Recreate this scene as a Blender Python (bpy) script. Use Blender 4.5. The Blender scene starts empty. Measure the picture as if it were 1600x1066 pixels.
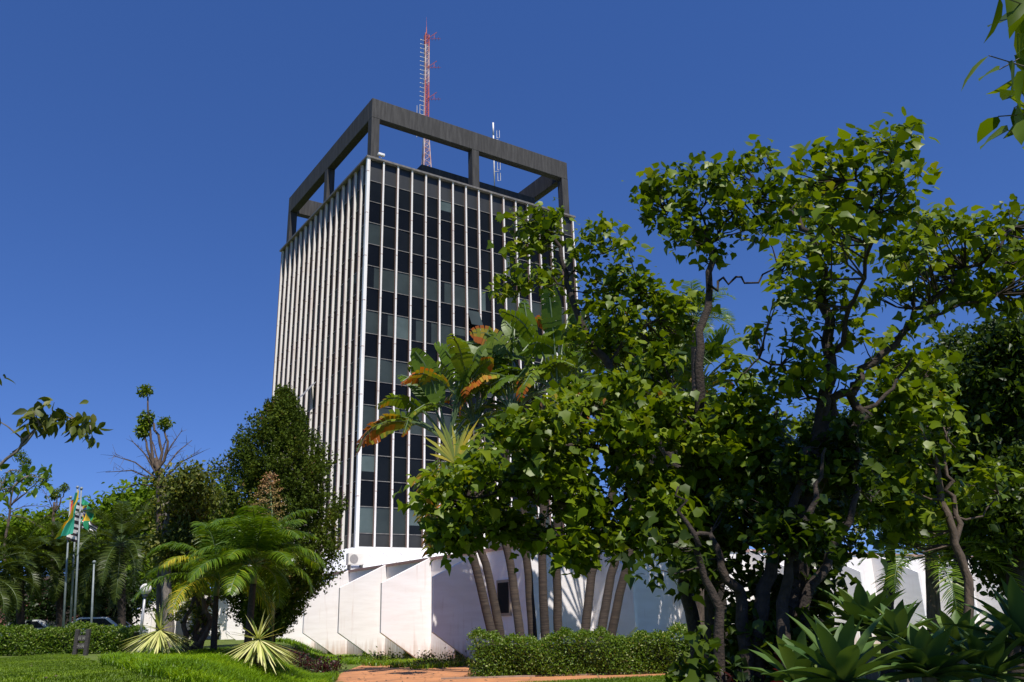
import bpy, math, random
import numpy as np
from mathutils import Vector
S = bpy.context.scene
R = math.radians
random.seed(7)
rng = np.random.default_rng(11)

# ------------------------------------------------------------------ camera
M = np.array([[0.9996, 0.00896, -0.02687], [0.02832, -0.31625, 0.94825], [0.0, 0.94863, 0.31637]])
M = M / np.linalg.norm(M, axis=1)[:, None]
# rows of RT: right, up, forward (world axes)
RT = np.array([[M[0, 0], M[0, 1], M[0, 2]], [M[1, 0], M[1, 1], M[1, 2]], [M[2, 0], M[2, 1], M[2, 2]]])
CAM = np.array([0.0, 0.0, 1.6])
FPX = 1300.0
cd = bpy.data.cameras.new('camera')
cam = bpy.data.objects.new('camera', cd)
S.collection.objects.link(cam)
cd.sensor_width = 36.0
cd.lens = 36.0 * FPX / 1600.0
cd.clip_start = 0.05
cd.clip_end = 6000
from mathutils import Matrix
m4 = Matrix.Identity(4)
for i in range(3):
    m4[i][0] = RT[0, i]; m4[i][1] = RT[1, i]; m4[i][2] = -RT[2, i]; m4[i][3] = CAM[i]
cam.matrix_world = m4
S.camera = cam

# ------------------------------------------------------------------ light
SUN_AZ = 22.0      # degrees to the right of straight behind the camera
SUN_EL = 60.0
tosun = Vector((math.sin(R(SUN_AZ)) * math.cos(R(SUN_EL)), -math.cos(R(SUN_AZ)) * math.cos(R(SUN_EL)), math.sin(R(SUN_EL))))
W = bpy.data.worlds.new('World'); S.world = W; W.use_nodes = True
nt = W.node_tree
bg = nt.nodes['Background']
sky = nt.nodes.new('ShaderNodeTexSky'); sky.sky_type = 'NISHITA'; sky.sun_disc = False
sky.sun_elevation = R(SUN_EL)
sky.sun_rotation = math.atan2(tosun.x, tosun.y)
sky.air_density = 1.0; sky.dust_density = 0.0; sky.ozone_density = 5.0; sky.altitude = 600
tcs = nt.nodes.new('ShaderNodeTexCoord'); vad = nt.nodes.new('ShaderNodeVectorMath'); vad.operation = 'ADD'; vad.inputs[1].default_value = (0, 0, 0.10)
nt.links.new(tcs.outputs['Generated'], vad.inputs[0]); nt.links.new(vad.outputs[0], sky.inputs['Vector'])
hs = nt.nodes.new('ShaderNodeHueSaturation'); hs.inputs['Saturation'].default_value = 1.17
tint = nt.nodes.new('ShaderNodeMix'); tint.data_type = 'RGBA'; tint.blend_type = 'MULTIPLY'; tint.inputs['Factor'].default_value = 1.0; tint.inputs['B'].default_value = (1.12, 1.0, 1.27, 1)
nt.links.new(sky.outputs[0], hs.inputs['Color']); nt.links.new(hs.outputs[0], tint.inputs['A']); nt.links.new(tint.outputs['Result'], bg.inputs[0]); bg.inputs[1].default_value = 0.094
sd = bpy.data.lights.new('sun', 'SUN'); sd.energy = 5.0; sd.angle = R(0.5); sd.color = (1.0, 0.95, 0.87)
so = bpy.data.objects.new('sun', sd); S.collection.objects.link(so)
so.rotation_euler = (-tosun).to_track_quat('-Z', 'Y').to_euler()
S.view_settings.view_transform = 'Standard'; S.view_settings.look = 'None'
S.view_settings.gamma = 1.0; S.view_settings.exposure = 0.28
S.cycles.max_bounces = 6; S.cycles.transparent_max_bounces = 8

# ------------------------------------------------------------------ helpers
def sstep(t):
    t = min(1.0, max(0.0, t)); return t * t * (3 - 2 * t)
def hgt(x, y):
    u = -x - 0.2 * y
    return 0.8 * sstep((u - 0.6) / 2.6) * sstep((y - 9) / 8.0)
def ray(px, py):
    d = np.array([(px - 800.0) / FPX, -(py - 533.0) / FPX, 1.0])
    return d @ RT
def at(px, py, Y):
    d = ray(px, py); return CAM + d * (Y / d[1])
def mpp(p):            # metres per photo pixel at a point
    return float((np.asarray(p) - CAM) @ RT[2]) / FPX
def on_ground(px, py, guess=None):
    d = ray(px, py); t = 3.0
    while t < 200:
        p = CAM + d * t
        if p[2] <= hgt(p[0], p[1]): return p
        t += 0.05
    return CAM + d * 200
def gpt(px, Y):        # point on the ground in column px at distance Y
    x = 0.0
    p = at(px, 980, Y)
    for _ in range(6):
        z = hgt(p[0], p[1])
        # find the row where this depth reaches z
        lo, hi = 500.0, 2600.0
        for _ in range(40):
            mid = (lo + hi) / 2
            if at(px, mid, Y)[2] > z: lo = mid
            else: hi = mid
        p = at(px, lo, Y)
    return np.array([p[0], p[1], hgt(p[0], p[1])])

ROOTC = S.collection
def tag(o, label=None, cat=None, group=None, kind=None):
    if label: o['label'] = label
    if cat: o['category'] = cat
    if group: o['group'] = group
    if kind: o['kind'] = kind
    return o
def empty(name, loc, label, cat, group=None, rz=0.0):
    o = bpy.data.objects.new(name, None); ROOTC.objects.link(o)
    o.location = tuple(float(v) for v in loc); o.rotation_euler = (0, 0, rz)
    return tag(o, label, cat, group)
def dup(root, loc, label=None, rz=None, sc=None):
    r = root.copy(); ROOTC.objects.link(r); r.location = tuple(float(v) for v in loc)
    if rz is not None: r.rotation_euler = (0, 0, rz)
    if sc is not None: r.scale = (sc, sc, sc)
    if label: r['label'] = label
    for ch in root.children:
        c = ch.copy(); ROOTC.objects.link(c); c.parent = r
        for g in ch.children:
            d = g.copy(); ROOTC.objects.link(d); d.parent = c
    return r

class MB:
    def __init__(s): s.v = []; s.f = []; s.m = []; s.sm = []
    def add(s, vs, fs, mi=0, smooth=False):
        b = len(s.v); s.v += [tuple(map(float, v)) for v in vs]
        for f in fs: s.f.append(tuple(b + i for i in f)); s.m.append(mi); s.sm.append(smooth)
    def box(s, c, sx, sy, sz, ax=(1, 0, 0), ay=(0, 1, 0), az=(0, 0, 1), mi=0):
        c = np.array(c, float); ax = np.array(ax, float) * sx / 2; ay = np.array(ay, float) * sy / 2; az = np.array(az, float) * sz / 2
        vs = [c + i * ax + j * ay + k * az for k in (-1, 1) for j in (-1, 1) for i in (-1, 1)]
        s.add(vs, [(0, 2, 3, 1), (4, 5, 7, 6), (0, 1, 5, 4), (2, 6, 7, 3), (0, 4, 6, 2), (1, 3, 7, 5)], mi)
    def tube(s, pts, rad, n=8, mi=0, cap=True):
        pts = [np.array(p, float) for p in pts]
        if not hasattr(rad, '__len__'): rad = [rad] * len(pts)
        b = len(s.v); ref = None
        for i, p in enumerate(pts):
            t = pts[min(i + 1, len(pts) - 1)] - pts[max(i - 1, 0)]
            t = t / (np.linalg.norm(t) + 1e-9)
            if ref is None:
                ref = np.cross(t, [0.3, 1, 0.1]);
                if np.linalg.norm(ref) < .1: ref = np.cross(t, [1, 0, 0])
            ref = ref - t * (ref @ t); ref = ref / (np.linalg.norm(ref) + 1e-9)
            w = np.cross(t, ref)
            for k in range(n):
                a = 2 * math.pi * k / n
                s.v.append(tuple(p + rad[i] * (math.cos(a) * ref + math.sin(a) * w)))
        for i in range(len(pts) - 1):
            for k in range(n):
                k2 = (k + 1) % n
                s.f.append((b + i * n + k, b + i * n + k2, b + (i + 1) * n + k2, b + (i + 1) * n + k)); s.m.append(mi); s.sm.append(n > 5)
        if cap:
            s.f.append(tuple(b + k for k in range(n))[::-1]); s.m.append(mi); s.sm.append(False)
            s.f.append(tuple(b + (len(pts) - 1) * n + k for k in range(n))); s.m.append(mi); s.sm.append(False)
    def sphere(s, c, r, nu=20, nv=12, mi=0):
        vs = []; fs = []
        for i in range(nv + 1):
            th = math.pi * i / nv
            for k in range(nu):
                a = 2 * math.pi * k / nu
                vs.append((c[0] + r * math.sin(th) * math.cos(a), c[1] + r * math.sin(th) * math.sin(a), c[2] + r * math.cos(th)))
        for i in range(nv):
            for k in range(nu):
                k2 = (k + 1) % nu; fs.append((i * nu + k, (i + 1) * nu + k, (i + 1) * nu + k2, i * nu + k2))
        s.add(vs, fs, mi, True)
    def prism(s, poly, d, mi=0):      # closed polygon of 3-D points swept along vector d
        n = len(poly); d = np.array(d, float)
        vs = [np.array(p, float) for p in poly] + [np.array(p, float) + d for p in poly]
        s.add(vs, [tuple(range(n))[::-1], tuple(range(n, 2 * n))] + [(i, (i + 1) % n, n + (i + 1) % n, n + i) for i in range(n)], mi)
    def build(s, name, mats, parent=None, bevel=0.0, local=None):
        me = bpy.data.meshes.new(name)
        o = bpy.data.objects.new(name, me); ROOTC.objects.link(o)
        v = np.array(s.v, float)
        if parent is not None and local is None:      # world coordinates -> parent's frame
            L = np.array(parent_loc(parent)); v = v - L
        me.from_pydata(v.tolist(), [], s.f)
        if not isinstance(mats, (list, tuple)): mats = [mats]
        for m in mats: me.materials.append(m)
        me.polygons.foreach_set('material_index', s.m)
        me.polygons.foreach_set('use_smooth', s.sm)
        me.update()
        if parent is not None: o.parent = parent
        if bevel > 0:
            b = o.modifiers.new('bevel', 'BEVEL'); b.width = bevel; b.segments = 1; b.limit_method = 'ANGLE'
        return o
def parent_loc(p):
    l = [0.0, 0.0, 0.0]
    while p is not None:
        for i in range(3): l[i] += p.location[i]
        p = p.parent
    return l

# ------------------------------------------------------------------ materials
def N(nt, t, **kw):
    n = nt.nodes.new(t)
    for k, v in kw.items(): setattr(n, k, v)
    return n
def pmat(name, c1, c2=None, scale=3.0, rough=0.7, bump=0.0, bscale=None, metal=0.0, spec=0.5, stretch=None, detail=6.0, lo=.35, hi=.65):
    m = bpy.data.materials.new(name); m.use_nodes = True; nt = m.node_tree; L = nt.links
    b = nt.nodes['Principled BSDF']; b.inputs['Roughness'].default_value = rough; b.inputs['Metallic'].default_value = metal
    b.inputs['Specular IOR Level'].default_value = spec
    c2 = c2 or tuple(x * .8 for x in c1)
    tc = N(nt, 'ShaderNodeTexCoord'); mp = N(nt, 'ShaderNodeMapping'); L.new(tc.outputs['Object'], mp.inputs[0])
    if stretch: mp.inputs['Scale'].default_value = stretch
    nz = N(nt, 'ShaderNodeTexNoise'); nz.inputs['Scale'].default_value = scale; nz.inputs['Detail'].default_value = detail
    L.new(mp.outputs[0], nz.inputs['Vector'])
    cr = N(nt, 'ShaderNodeValToRGB'); cr.color_ramp.elements[0].position = lo; cr.color_ramp.elements[1].position = hi
    cr.color_ramp.elements[0].color = (*c1, 1); cr.color_ramp.elements[1].color = (*c2, 1)
    L.new(nz.outputs[0], cr.inputs[0]); L.new(cr.outputs[0], b.inputs['Base Color'])
    if bump:
        n2 = N(nt, 'ShaderNodeTexNoise'); n2.inputs['Scale'].default_value = bscale or scale * 4; n2.inputs['Detail'].default_value = 4
        L.new(mp.outputs[0], n2.inputs['Vector'])
        bp = N(nt, 'ShaderNodeBump'); bp.inputs['Strength'].default_value = bump; bp.inputs['Distance'].default_value = 0.02
        L.new(n2.outputs[0], bp.inputs['Height']); L.new(bp.outputs[0], b.inputs['Normal'])
    return m
def leafmat(name, stops, rough=0.42, trans=0.35, spec=0.28, tcol=None):
    m = bpy.data.materials.new(name); m.use_nodes = True; nt = m.node_tree; L = nt.links
    b = nt.nodes['Principled BSDF']; out = nt.nodes['Material Output']
    b.inputs['Roughness'].default_value = rough; b.inputs['Specular IOR Level'].default_value = spec
    at_ = N(nt, 'ShaderNodeAttribute', attribute_name='rnd')
    cr = N(nt, 'ShaderNodeValToRGB'); e = cr.color_ramp.elements
    e[0].position = stops[0][0]; e[0].color = (*stops[0][1], 1)
    e[1].position = stops[-1][0]; e[1].color = (*stops[-1][1], 1)
    for p, c in stops[1:-1]:
        x = e.new(p); x.color = (*c, 1)
    L.new(at_.outputs['Fac'], cr.inputs[0]); L.new(cr.outputs[0], b.inputs['Base Color'])
    tr = N(nt, 'ShaderNodeBsdfTranslucent')
    mx = N(nt, 'ShaderNodeMix', data_type='RGBA', blend_type='MULTIPLY'); mx.inputs['Factor'].default_value = 1
    L.new(cr.outputs[0], mx.inputs['A']); mx.inputs['B'].default_value = (*(tcol or (1.6, 1.5, .5)), 1)
    L.new(mx.outputs['Result'], tr.inputs[0])
    ms = N(nt, 'ShaderNodeMixShader'); ms.inputs[0].default_value = trans
    L.new(b.outputs[0], ms.inputs[1]); L.new(tr.outputs[0], ms.inputs[2]); L.new(ms.outputs[0], out.inputs[0])
    return m
G = {}
G['broad'] = leafmat('leaf_broad', [(0, (.036, .064, .003)), (.45, (.095, .150, .004)), (.8, (.16, .215, .006)), (.95, (.20, .245, .012)), (.985, (.30, .26, .02)), (1, (.35, .16, .03))])
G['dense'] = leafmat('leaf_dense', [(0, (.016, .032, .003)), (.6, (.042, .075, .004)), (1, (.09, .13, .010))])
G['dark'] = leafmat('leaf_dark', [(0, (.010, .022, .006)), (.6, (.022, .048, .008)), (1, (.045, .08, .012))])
G['conifer'] = leafmat('leaf_conifer', [(0, (.022, .036, .004)), (.6, (.055, .085, .006)), (.92, (.10, .125, .012)), (1, (.16, .11, .04))], rough=.75, trans=.2, spec=.1)
G['far'] = leafmat('leaf_far', [(0, (.06, .11, .006)), (.6, (.11, .18, .008)), (1, (.18, .25, .02))], rough=.7, spec=.1)
G['hedge'] = leafmat('leaf_hedge', [(0, (.04, .085, .006)), (.55, (.10, .17, .010)), (.85, (.18, .25, .03)), (1, (.42, .44, .18))])
G['palm'] = leafmat('leaf_palm', [(0, (.035, .080, .004)), (.6, (.085, .155, .008)), (.9, (.16, .24, .015)), (1, (.46, .38, .03))], rough=.34, spec=.4)
G['datepalm'] = leafmat('leaf_date_palm', [(0, (.020, .036, .006)), (.6, (.045, .07, .010)), (1, (.10, .13, .02))], rough=.4)
G['paddle'] = leafmat('leaf_paddle', [(0, (.035, .070, .004)), (.5, (.09, .150, .007)), (.78, (.16, .21, .02)), (.88, (.34, .25, .02)), (1, (.36, .10, .015))], rough=.42, trans=.3, spec=.25)
G['fanyellow'] = leafmat('leaf_yellow_fan', [(0, (.16, .22, .05)), (.6, (.40, .38, .06)), (1, (.62, .46, .05))], rough=.4)
G['agave'] = leafmat('leaf_agave', [(0, (.04, .085, .020)), (.6, (.08, .135, .032)), (1, (.15, .21, .045))], rough=.5, trans=.15, spec=.2)
G['yucca'] = leafmat('leaf_yucca', [(0, (.12, .20, .04)), (.25, (.40, .42, .12)), (1, (.72, .68, .34))], rough=.42, trans=.15)
G['red'] = leafmat('leaf_red', [(0, (.018, .010, .008)), (.7, (.05, .012, .012)), (1, (.07, .012, .016))], tcol=(1.6, .6, .5))
G['grass'] = leafmat('grass_blade', [(0, (.07, .12, .004)), (.6, (.15, .24, .006)), (1, (.26, .32, .02))], rough=.5)
G['mound'] = leafmat('grass_long', [(0, (.07, .14, .005)), (.6, (.17, .29, .008)), (1, (.32, .42, .02))], rough=.4)
G['olive'] = leafmat('leaf_olive', [(0, (.035, .05, .006)), (.6, (.095, .12, .014)), (1, (.24, .22, .05))], rough=.5)
G['drybrown'] = leafmat('leaf_dry', [(0, (.05, .035, .025)), (1, (.16, .11, .07))], rough=.8, trans=.05, tcol=(1, .8, .5))
bark = pmat('bark', (.055, .038, .028), (.12, .085, .06), 18, .9, .8, 40, stretch=(1, 1, .3))
barkdark = pmat('bark_dark', (.020, .014, .010), (.046, .031, .022), 18, .9, .8, 40)
barkgrey = pmat('bark_grey', (.10, .085, .07), (.20, .17, .14), 14, .9, .8, 40, stretch=(1, 1, .3))
barkring = pmat('bark_ringed', (.075, .052, .036), (.032, .022, .017), 6, .9, .8, 12, stretch=(.4, .4, 6))
greenstem = pmat('stem_green', (.06, .10, .03), (.10, .15, .05), 6, .5)

# ------------------------------------------------------------------ leaves
T_IVY = (np.array([(0, 0, 0), (0, .45, -.02), (0, 1, -.22), (.24, -.02, .04), (.46, .30, .02), (.23, .60, .0), (-.24, -.02, .04), (-.46, .30, .02), (-.23, .60, .0)], float),
         [(0, 3, 4, 1), (1, 4, 5), (1, 5, 2), (0, 1, 7, 6), (1, 8, 7), (1, 2, 8)])
T_OVATE = (np.array([(0, 0, 0), (0, .35, 0), (0, .7, -.04), (0, 1, -.12), (.20, .18, .05), (.27, .42, .06), (.15, .75, 0), (-.20, .18, .05), (-.27, .42, .06), (-.15, .75, 0)], float),
           [(0, 4, 5, 1), (1, 5, 6, 2), (2, 6, 3), (0, 1, 8, 7), (1, 2, 9, 8), (2, 3, 9)])
T_DIA = (np.array([(0, 0, 0), (.28, .45, .05), (0, 1, 0), (-.28, .45, .05)], float), [(0, 1, 2), (0, 2, 3)])
T_SPRAY = (np.array([(0, 0, 0), (.14, .5, .03), (0, 1, 0), (-.14, .5, .03), (.42, .55, .05), (-.42, .5, -.05)], float), [(0, 1, 2, 3), (0, 4, 1), (0, 3, 5)])

def leaf_arrays(pos, size, tpl, droop=.3, up=.6, rnd=None, outward=None):
    n = len(pos); tv, tf = tpl
    nrm = rng.normal(size=(n, 3)); nrm /= np.linalg.norm(nrm, axis=1)[:, None]
    nrm = nrm * (1 - up) + np.array([0.12, -.18, 1.0]) * up
    nrm /= np.linalg.norm(nrm, axis=1)[:, None]
    d = rng.normal(size=(n, 3)); d[:, 2] -= droop * 2
    if outward is not None: d += outward
    d -= nrm * (d * nrm).sum(1)[:, None]; d /= np.linalg.norm(d, axis=1)[:, None] + 1e-9
    w = np.cross(d, nrm)
    sz = np.asarray(size).reshape(-1, 1, 1) if hasattr(size, '__len__') else size
    V = (tv[None, :, 0:1] * w[:, None, :] + tv[None, :, 1:2] * d[:, None, :] + tv[None, :, 2:3] * nrm[:, None, :]) * sz + pos[:, None, :]
    k = len(tv); V = V.reshape(-1, 3)
    if rnd is None: rnd = rng.random(n)
    return V, k, tf, rnd
def mesh_np(name, V, faces_tpl, k, n, mat, rnd, parent=None):
    """n copies of a template of k vertices, as one mesh"""
    loops = []; starts = []; tot = 0
    base = (np.arange(n) * k)
    fl = [np.array(f) for f in faces_tpl]
    per = sum(len(f) for f in fl)
    tl = np.concatenate(fl); L = (base[:, None] + tl[None, :]).reshape(-1)
    st = np.cumsum([0] + [len(f) for f in fl[:-1]]); ST = (np.arange(n)[:, None] * per + st[None, :]).reshape(-1)
    LT = np.tile([len(f) for f in fl], n)
    me = bpy.data.meshes.new(name)
    if parent is not None: V = V - np.array(parent_loc(parent))
    me.vertices.add(len(V)); me.vertices.foreach_set('co', V.astype(np.float32).ravel())
    me.loops.add(len(L)); me.loops.foreach_set('vertex_index', L.astype(np.int32))
    me.polygons.add(len(ST)); me.polygons.foreach_set('loop_start', ST.astype(np.int32)); me.polygons.foreach_set('loop_total', LT.astype(np.int32))
    me.update(calc_edges=True)
    a = me.attributes.new('rnd', 'FLOAT', 'FACE'); a.data.foreach_set('value', np.repeat(rnd, len(fl)).astype(np.float32))
    me.materials.append(mat)
    o = bpy.data.objects.new(name, me); ROOTC.objects.link(o)
    if parent is not None: o.parent = parent
    return o
def foliage(name, pos, size, tpl, mat, parent=None, **kw):
    V, k, tf, rnd = leaf_arrays(pos, size, tpl, **kw)
    return mesh_np(name, V, tf, k, len(pos), mat, rnd, parent)

def blob_points(clusters, sub_r, per_sub, dens=1.0, flat=.8):
    """clusters: (centre, (rx, rz), depth radius); returns leaf positions, twig tips"""
    P = []; tips = []; rn = []
    for c, rx, rz, ry, nsub in clusters:
        for _ in range(int(nsub * dens)):
            v = rng.normal(size=3); v /= np.linalg.norm(v); r = rng.random() ** .45
            q = c + v * np.array([rx, ry, rz]) * r
            m = rng.integers(int(per_sub * .6), int(per_sub * 1.4) + 1)
            P.append(q + rng.normal(size=(m, 3)) * sub_r * np.array([1, 1, flat])); tips.append(q)
            rn.append(np.clip(rng.normal(size=m) * .22 + .30 + .4 * rng.random(), 0, .96) + (rng.random(m) < .012) * .04)
    return np.concatenate(P), tips, np.concatenate(rn)
def px_clusters(lst, Y, jit=.6, k=1.0):
    out = []
    for c in lst:
        px, py, r = c[:3]; n = c[3] if len(c) > 3 else 10; y = c[4] if len(c) > 4 else Y
        p = at(px, py, y + rng.uniform(-jit, jit)); s = mpp(p)
        out.append((p, r * s * .92, r * s * .8, r * s * .95, n * k))
    return out
def poly_clusters(poly, Y, r, count, n, jit=1.2):
    xs = [p[0] for p in poly]; ys = [p[1] for p in poly]; out = []
    while len(out) < count:
        x = rng.uniform(min(xs), max(xs)); y = rng.uniform(min(ys), max(ys)); ins = False
        for i in range(len(poly)):
            a, b = poly[i], poly[i - 1]
            if (a[1] > y) != (b[1] > y) and x < (b[0] - a[0]) * (y - a[1]) / (b[1] - a[1]) + a[0]: ins = not ins
        if ins: out.append((x, y, r * rng.uniform(.7, 1.2), n))
    return px_clusters(out, Y, jit)
def limb(mb, pts, r0, r1, n=7, wob=.03, seg=4):
    P = [np.array(p, float) for p in pts]; Q = []
    for i in range(len(P) - 1):
        p0 = P[max(i - 1, 0)]; p1 = P[i]; p2 = P[i + 1]; p3 = P[min(i + 2, len(P) - 1)]
        for j in range(seg):
            t = j / seg
            Q.append(.5 * ((2 * p1) + (-p0 + p2) * t + (2 * p0 - 5 * p1 + 4 * p2 - p3) * t * t + (-p0 + 3 * p1 - 3 * p2 + p3) * t ** 3) + (rng.normal(size=3) * wob if (i or j) else 0))
    Q.append(P[-1]); rad = [r0 + (r1 - r0) * (i / (len(Q) - 1)) ** .8 for i in range(len(Q))]
    mb.tube(Q, rad, n); return Q
def twigs(mb, skel, tips, r=.012, frac=1.0, n=4):
    sk = np.array(skel)
    for t in tips:
        if rng.random() > frac: continue
        d = np.linalg.norm(sk - t, axis=1) + np.maximum(0, (sk[:, 2] - t[2])) * 1.5
        s = sk[d.argmin()]; L = np.linalg.norm(t - s)
        mid = (s + t) / 2 + np.array([0, 0, -.10 * L]) + rng.normal(size=3) * .06 * L
        mb.tube([s, mid, t], [r * (1 + .5 * L), r * (.7 + .25 * L), r * .4], n, cap=False)
        skip = None

def broad_tree(name, label, base, limbs, clusters, leaf, sub_r, per_sub, mat, tpl, barkm, dens=1.0, twig=.012, tfrac=.7, cat='tree', group=None, r0=None, up=.5, droop=.35):
    root = empty(name, base, label, cat, group)
    mb = MB(); sk = []
    for L in limbs: sk += limb(mb, L[0], L[1], L[2])
    P, tips, rn = blob_points(clusters, sub_r, per_sub, dens)
    twigs(mb, sk, tips, twig, tfrac)
    mb.build('trunk', barkm, root)
    size = leaf * (.42 + .95 * rng.random(len(P)) ** 1.3)
    foliage('crown', P, size, tpl, mat, root, rnd=rn, up=up, droop=droop)
    return root

# ------------------------------------------------------------------ ground
def ground():
    xs = sorted(set(list(np.arange(-60, 60.1, 1.0)) + [-3000, -1200, -500, -250, -150, -100, -80, 80, 100, 150, 250, 500, 1200, 3000]))
    ys = sorted(set(list(np.arange(-10, 90.1, 1.0)) + [-3000, -1000, -300, -100, -40, -20, 110, 150, 250, 500, 1200, 3000]))
    mb = MB(); nx = len(xs)
    mb.v = [(x, y, hgt(x, y)) for y in ys for x in xs]
    for j in range(len(ys) - 1):
        for i in range(nx - 1):
            mb.f.append((j * nx + i, j * nx + i + 1, (j + 1) * nx + i + 1, (j + 1) * nx + i)); mb.m.append(0); mb.sm.append(True)
    m = pmat('lawn_soil', (.06, .09, .006), (.11, .15, .010), 2.5, .95, .6, 60)
    tag(mb.build('ground', m), kind='structure')
ground()
def path():
    pp = [(430, 1090), (500, 1064), (555, 1043), (575, 1036), (640, 1033.5), (735, 1036.5), (735, 1049.5), (900, 1050), (1140, 1049), (1140, 1052.5), (1000, 1058), (880, 1066), (800, 1085), (780, 1095)]
    P = []
    for x, y in pp:
        d = ray(x, y); t = (0.006 - 1.6) / d[2]; p = CAM + d * t; P.append((p[0], p[1], .006))
    m = pmat('path_concrete', (.52, .22, .085), (.36, .155, .065), 1.4, .85, .3, 50)
    nt = m.node_tree; L = nt.links; b = nt.nodes['Principled BSDF']
    # fine cracks and worn joints
    vo = N(nt, 'ShaderNodeTexVoronoi', feature='DISTANCE_TO_EDGE'); vo.inputs['Scale'].default_value = .45
    tc = [n for n in nt.nodes if n.bl_idname == 'ShaderNodeTexCoord'][0]; L.new(tc.outputs['Object'], vo.inputs['Vector'])
    mr = N(nt, 'ShaderNodeMapRange'); mr.inputs['From Max'].default_value = .012; L.new(vo.outputs['Distance'], mr.inputs['Value'])
    mx = N(nt, 'ShaderNodeMix', data_type='RGBA'); mx.inputs['A'].default_value = (.16, .08, .04, 1)
    src = b.inputs['Base Color'].links[0].from_socket
    L.new(mr.outputs[0], mx.inputs['Factor']); L.new(src, mx.inputs['B']); L.new(mx.outputs['Result'], b.inputs['Base Color'])
    mb = MB(); mb.add(P, [tuple(range(len(P)))]); tag(mb.build('path', m), kind='structure')
    mb = MB()   # pale kerb along the planting bed
    k = [gpt(735, 25.6), gpt(560, 38.5)]
    mb.box((1.5, 25.62, .025), 7.6, .08, .05)
    tag(mb.build('kerb', pmat('kerb_concrete', (.34, .24, .17), (.26, .18, .13), 5, .9, .3)), kind='structure')
path()

# ------------------------------------------------------------------ building
C0 = np.array([-9.6548, 51.0579, 0.0]); YAW = 0.5949072
DR = np.array([math.cos(YAW), math.sin(YAW), 0]); DL = np.array([-math.sin(YAW), math.cos(YAW), 0]); UP = np.array([0, 0, 1.0])
BW = 1.11755; ROW = 1.6; ZB = 5.93; Z1 = 30.745; ZT = 32.505; NB = 16; SIDE = BW * NB
def bp(r, l, z): return C0 + DR * r + DL * l + UP * z
def bbox(mb, r0, r1, l0, l1, z0, z1, mi=0):
    mb.box(bp((r0 + r1) / 2, (l0 + l1) / 2, (z0 + z1) / 2), r1 - r0, l1 - l0, z1 - z0, DR, DL, UP, mi)
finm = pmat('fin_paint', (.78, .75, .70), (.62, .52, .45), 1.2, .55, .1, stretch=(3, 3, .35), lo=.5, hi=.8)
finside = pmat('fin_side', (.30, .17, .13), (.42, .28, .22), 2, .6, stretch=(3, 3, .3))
frame = pmat('transom_metal', (.20, .19, .17), (.12, .11, .10), 3, .5)
def glassmat(name, c, rough=.2, spec=.13, c2=None):
    m = pmat(name, c, c2 or tuple(x * .7 for x in c), .6, rough, spec=spec); return m
glass = glassmat('window_glass', (.010, .012, .013))
glass2 = glassmat('window_glass_blind', (.042, .054, .052), .12, c2=(.030, .038, .037))
glass3 = glassmat('window_glass_curtain', (.095, .125, .12), .15, c2=(.06, .08, .078))
glassL = [glassmat('window_glass_matte', (.012, .015, .015), .5, .02), glassmat('window_glass_matte_blind', (.035, .048, .045), .5, .02), glassmat('window_glass_matte_curtain', (.06, .08, .075), .5, .02)]  # low-gloss copies of the glass, keeping reflections off the left face
spandL = glassmat('spandrel_glass_matte', (.016, .012, .011), .5, .02)  # low-gloss spandrel copy for the left face, likewise
spandm = glassmat('spandrel_glass', (.006, .007, .008), .2)
fascm = pmat('fascia_panel', (.013, .014, .012), (.026, .026, .023), 1.2, .5, stretch=(1, 1, .3))
concm = pmat('frame_concrete', (.030, .028, .027), (.075, .071, .068), 3.0, .85, .35, 12, stretch=(2.2, 2.2, .22), detail=8, lo=.42, hi=.85)
whitem = pmat('render_white', (.88, .83, .81), (.80, .74, .71), .9, .8, .25, 1.6, stretch=(1, 1, 5), lo=.4, hi=.8)
def add_dirt(m, col, h0, h1):
    nt = m.node_tree; L = nt.links; b = nt.nodes['Principled BSDF']; src = b.inputs['Base Color'].links[0].from_socket
    tc = [n for n in nt.nodes if n.bl_idname == 'ShaderNodeTexCoord'][0]
    sp = N(nt, 'ShaderNodeSeparateXYZ'); L.new(tc.outputs['Object'], sp.inputs[0])
    mp = N(nt, 'ShaderNodeMapping'); mp.inputs['Scale'].default_value = (5, 5, .5); L.new(tc.outputs['Object'], mp.inputs[0])
    nz = N(nt, 'ShaderNodeTexNoise'); nz.inputs['Scale'].default_value = 1.3; nz.inputs['Detail'].default_value = 7; L.new(mp.outputs[0], nz.inputs['Vector'])
    ad = N(nt, 'ShaderNodeMath', operation='MULTIPLY_ADD'); L.new(nz.outputs[0], ad.inputs[0]); ad.inputs[1].default_value = -1.6; L.new(sp.outputs['Z'], ad.inputs[2])
    mr = N(nt, 'ShaderNodeMapRange'); L.new(ad.outputs[0], mr.inputs['Value']); mr.inputs['From Min'].default_value = h0; mr.inputs['From Max'].default_value = h1; mr.inputs['To Min'].default_value = .75; mr.inputs['To Max'].default_value = 0
    st = N(nt, 'ShaderNodeMapRange'); L.new(nz.outputs[0], st.inputs['Value']); st.inputs['From Min'].default_value = .60; st.inputs['From Max'].default_value = .80; st.inputs['To Max'].default_value = .4
    mxx = N(nt, 'ShaderNodeMath', operation='MAXIMUM'); L.new(mr.outputs[0], mxx.inputs[0]); L.new(st.outputs[0], mxx.inputs[1])
    mx = N(nt, 'ShaderNodeMix', data_type='RGBA'); L.new(mxx.outputs[0], mx.inputs['Factor']); L.new(src, mx.inputs['A']); mx.inputs['B'].default_value = (*col, 1); L.new(mx.outputs['Result'], b.inputs['Base Color'])
add_dirt(whitem, (.50, .34, .26), -.7, .0)
roofm = pmat('roof_white', (.84, .84, .84), (.74, .74, .76), .6, .6)
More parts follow.
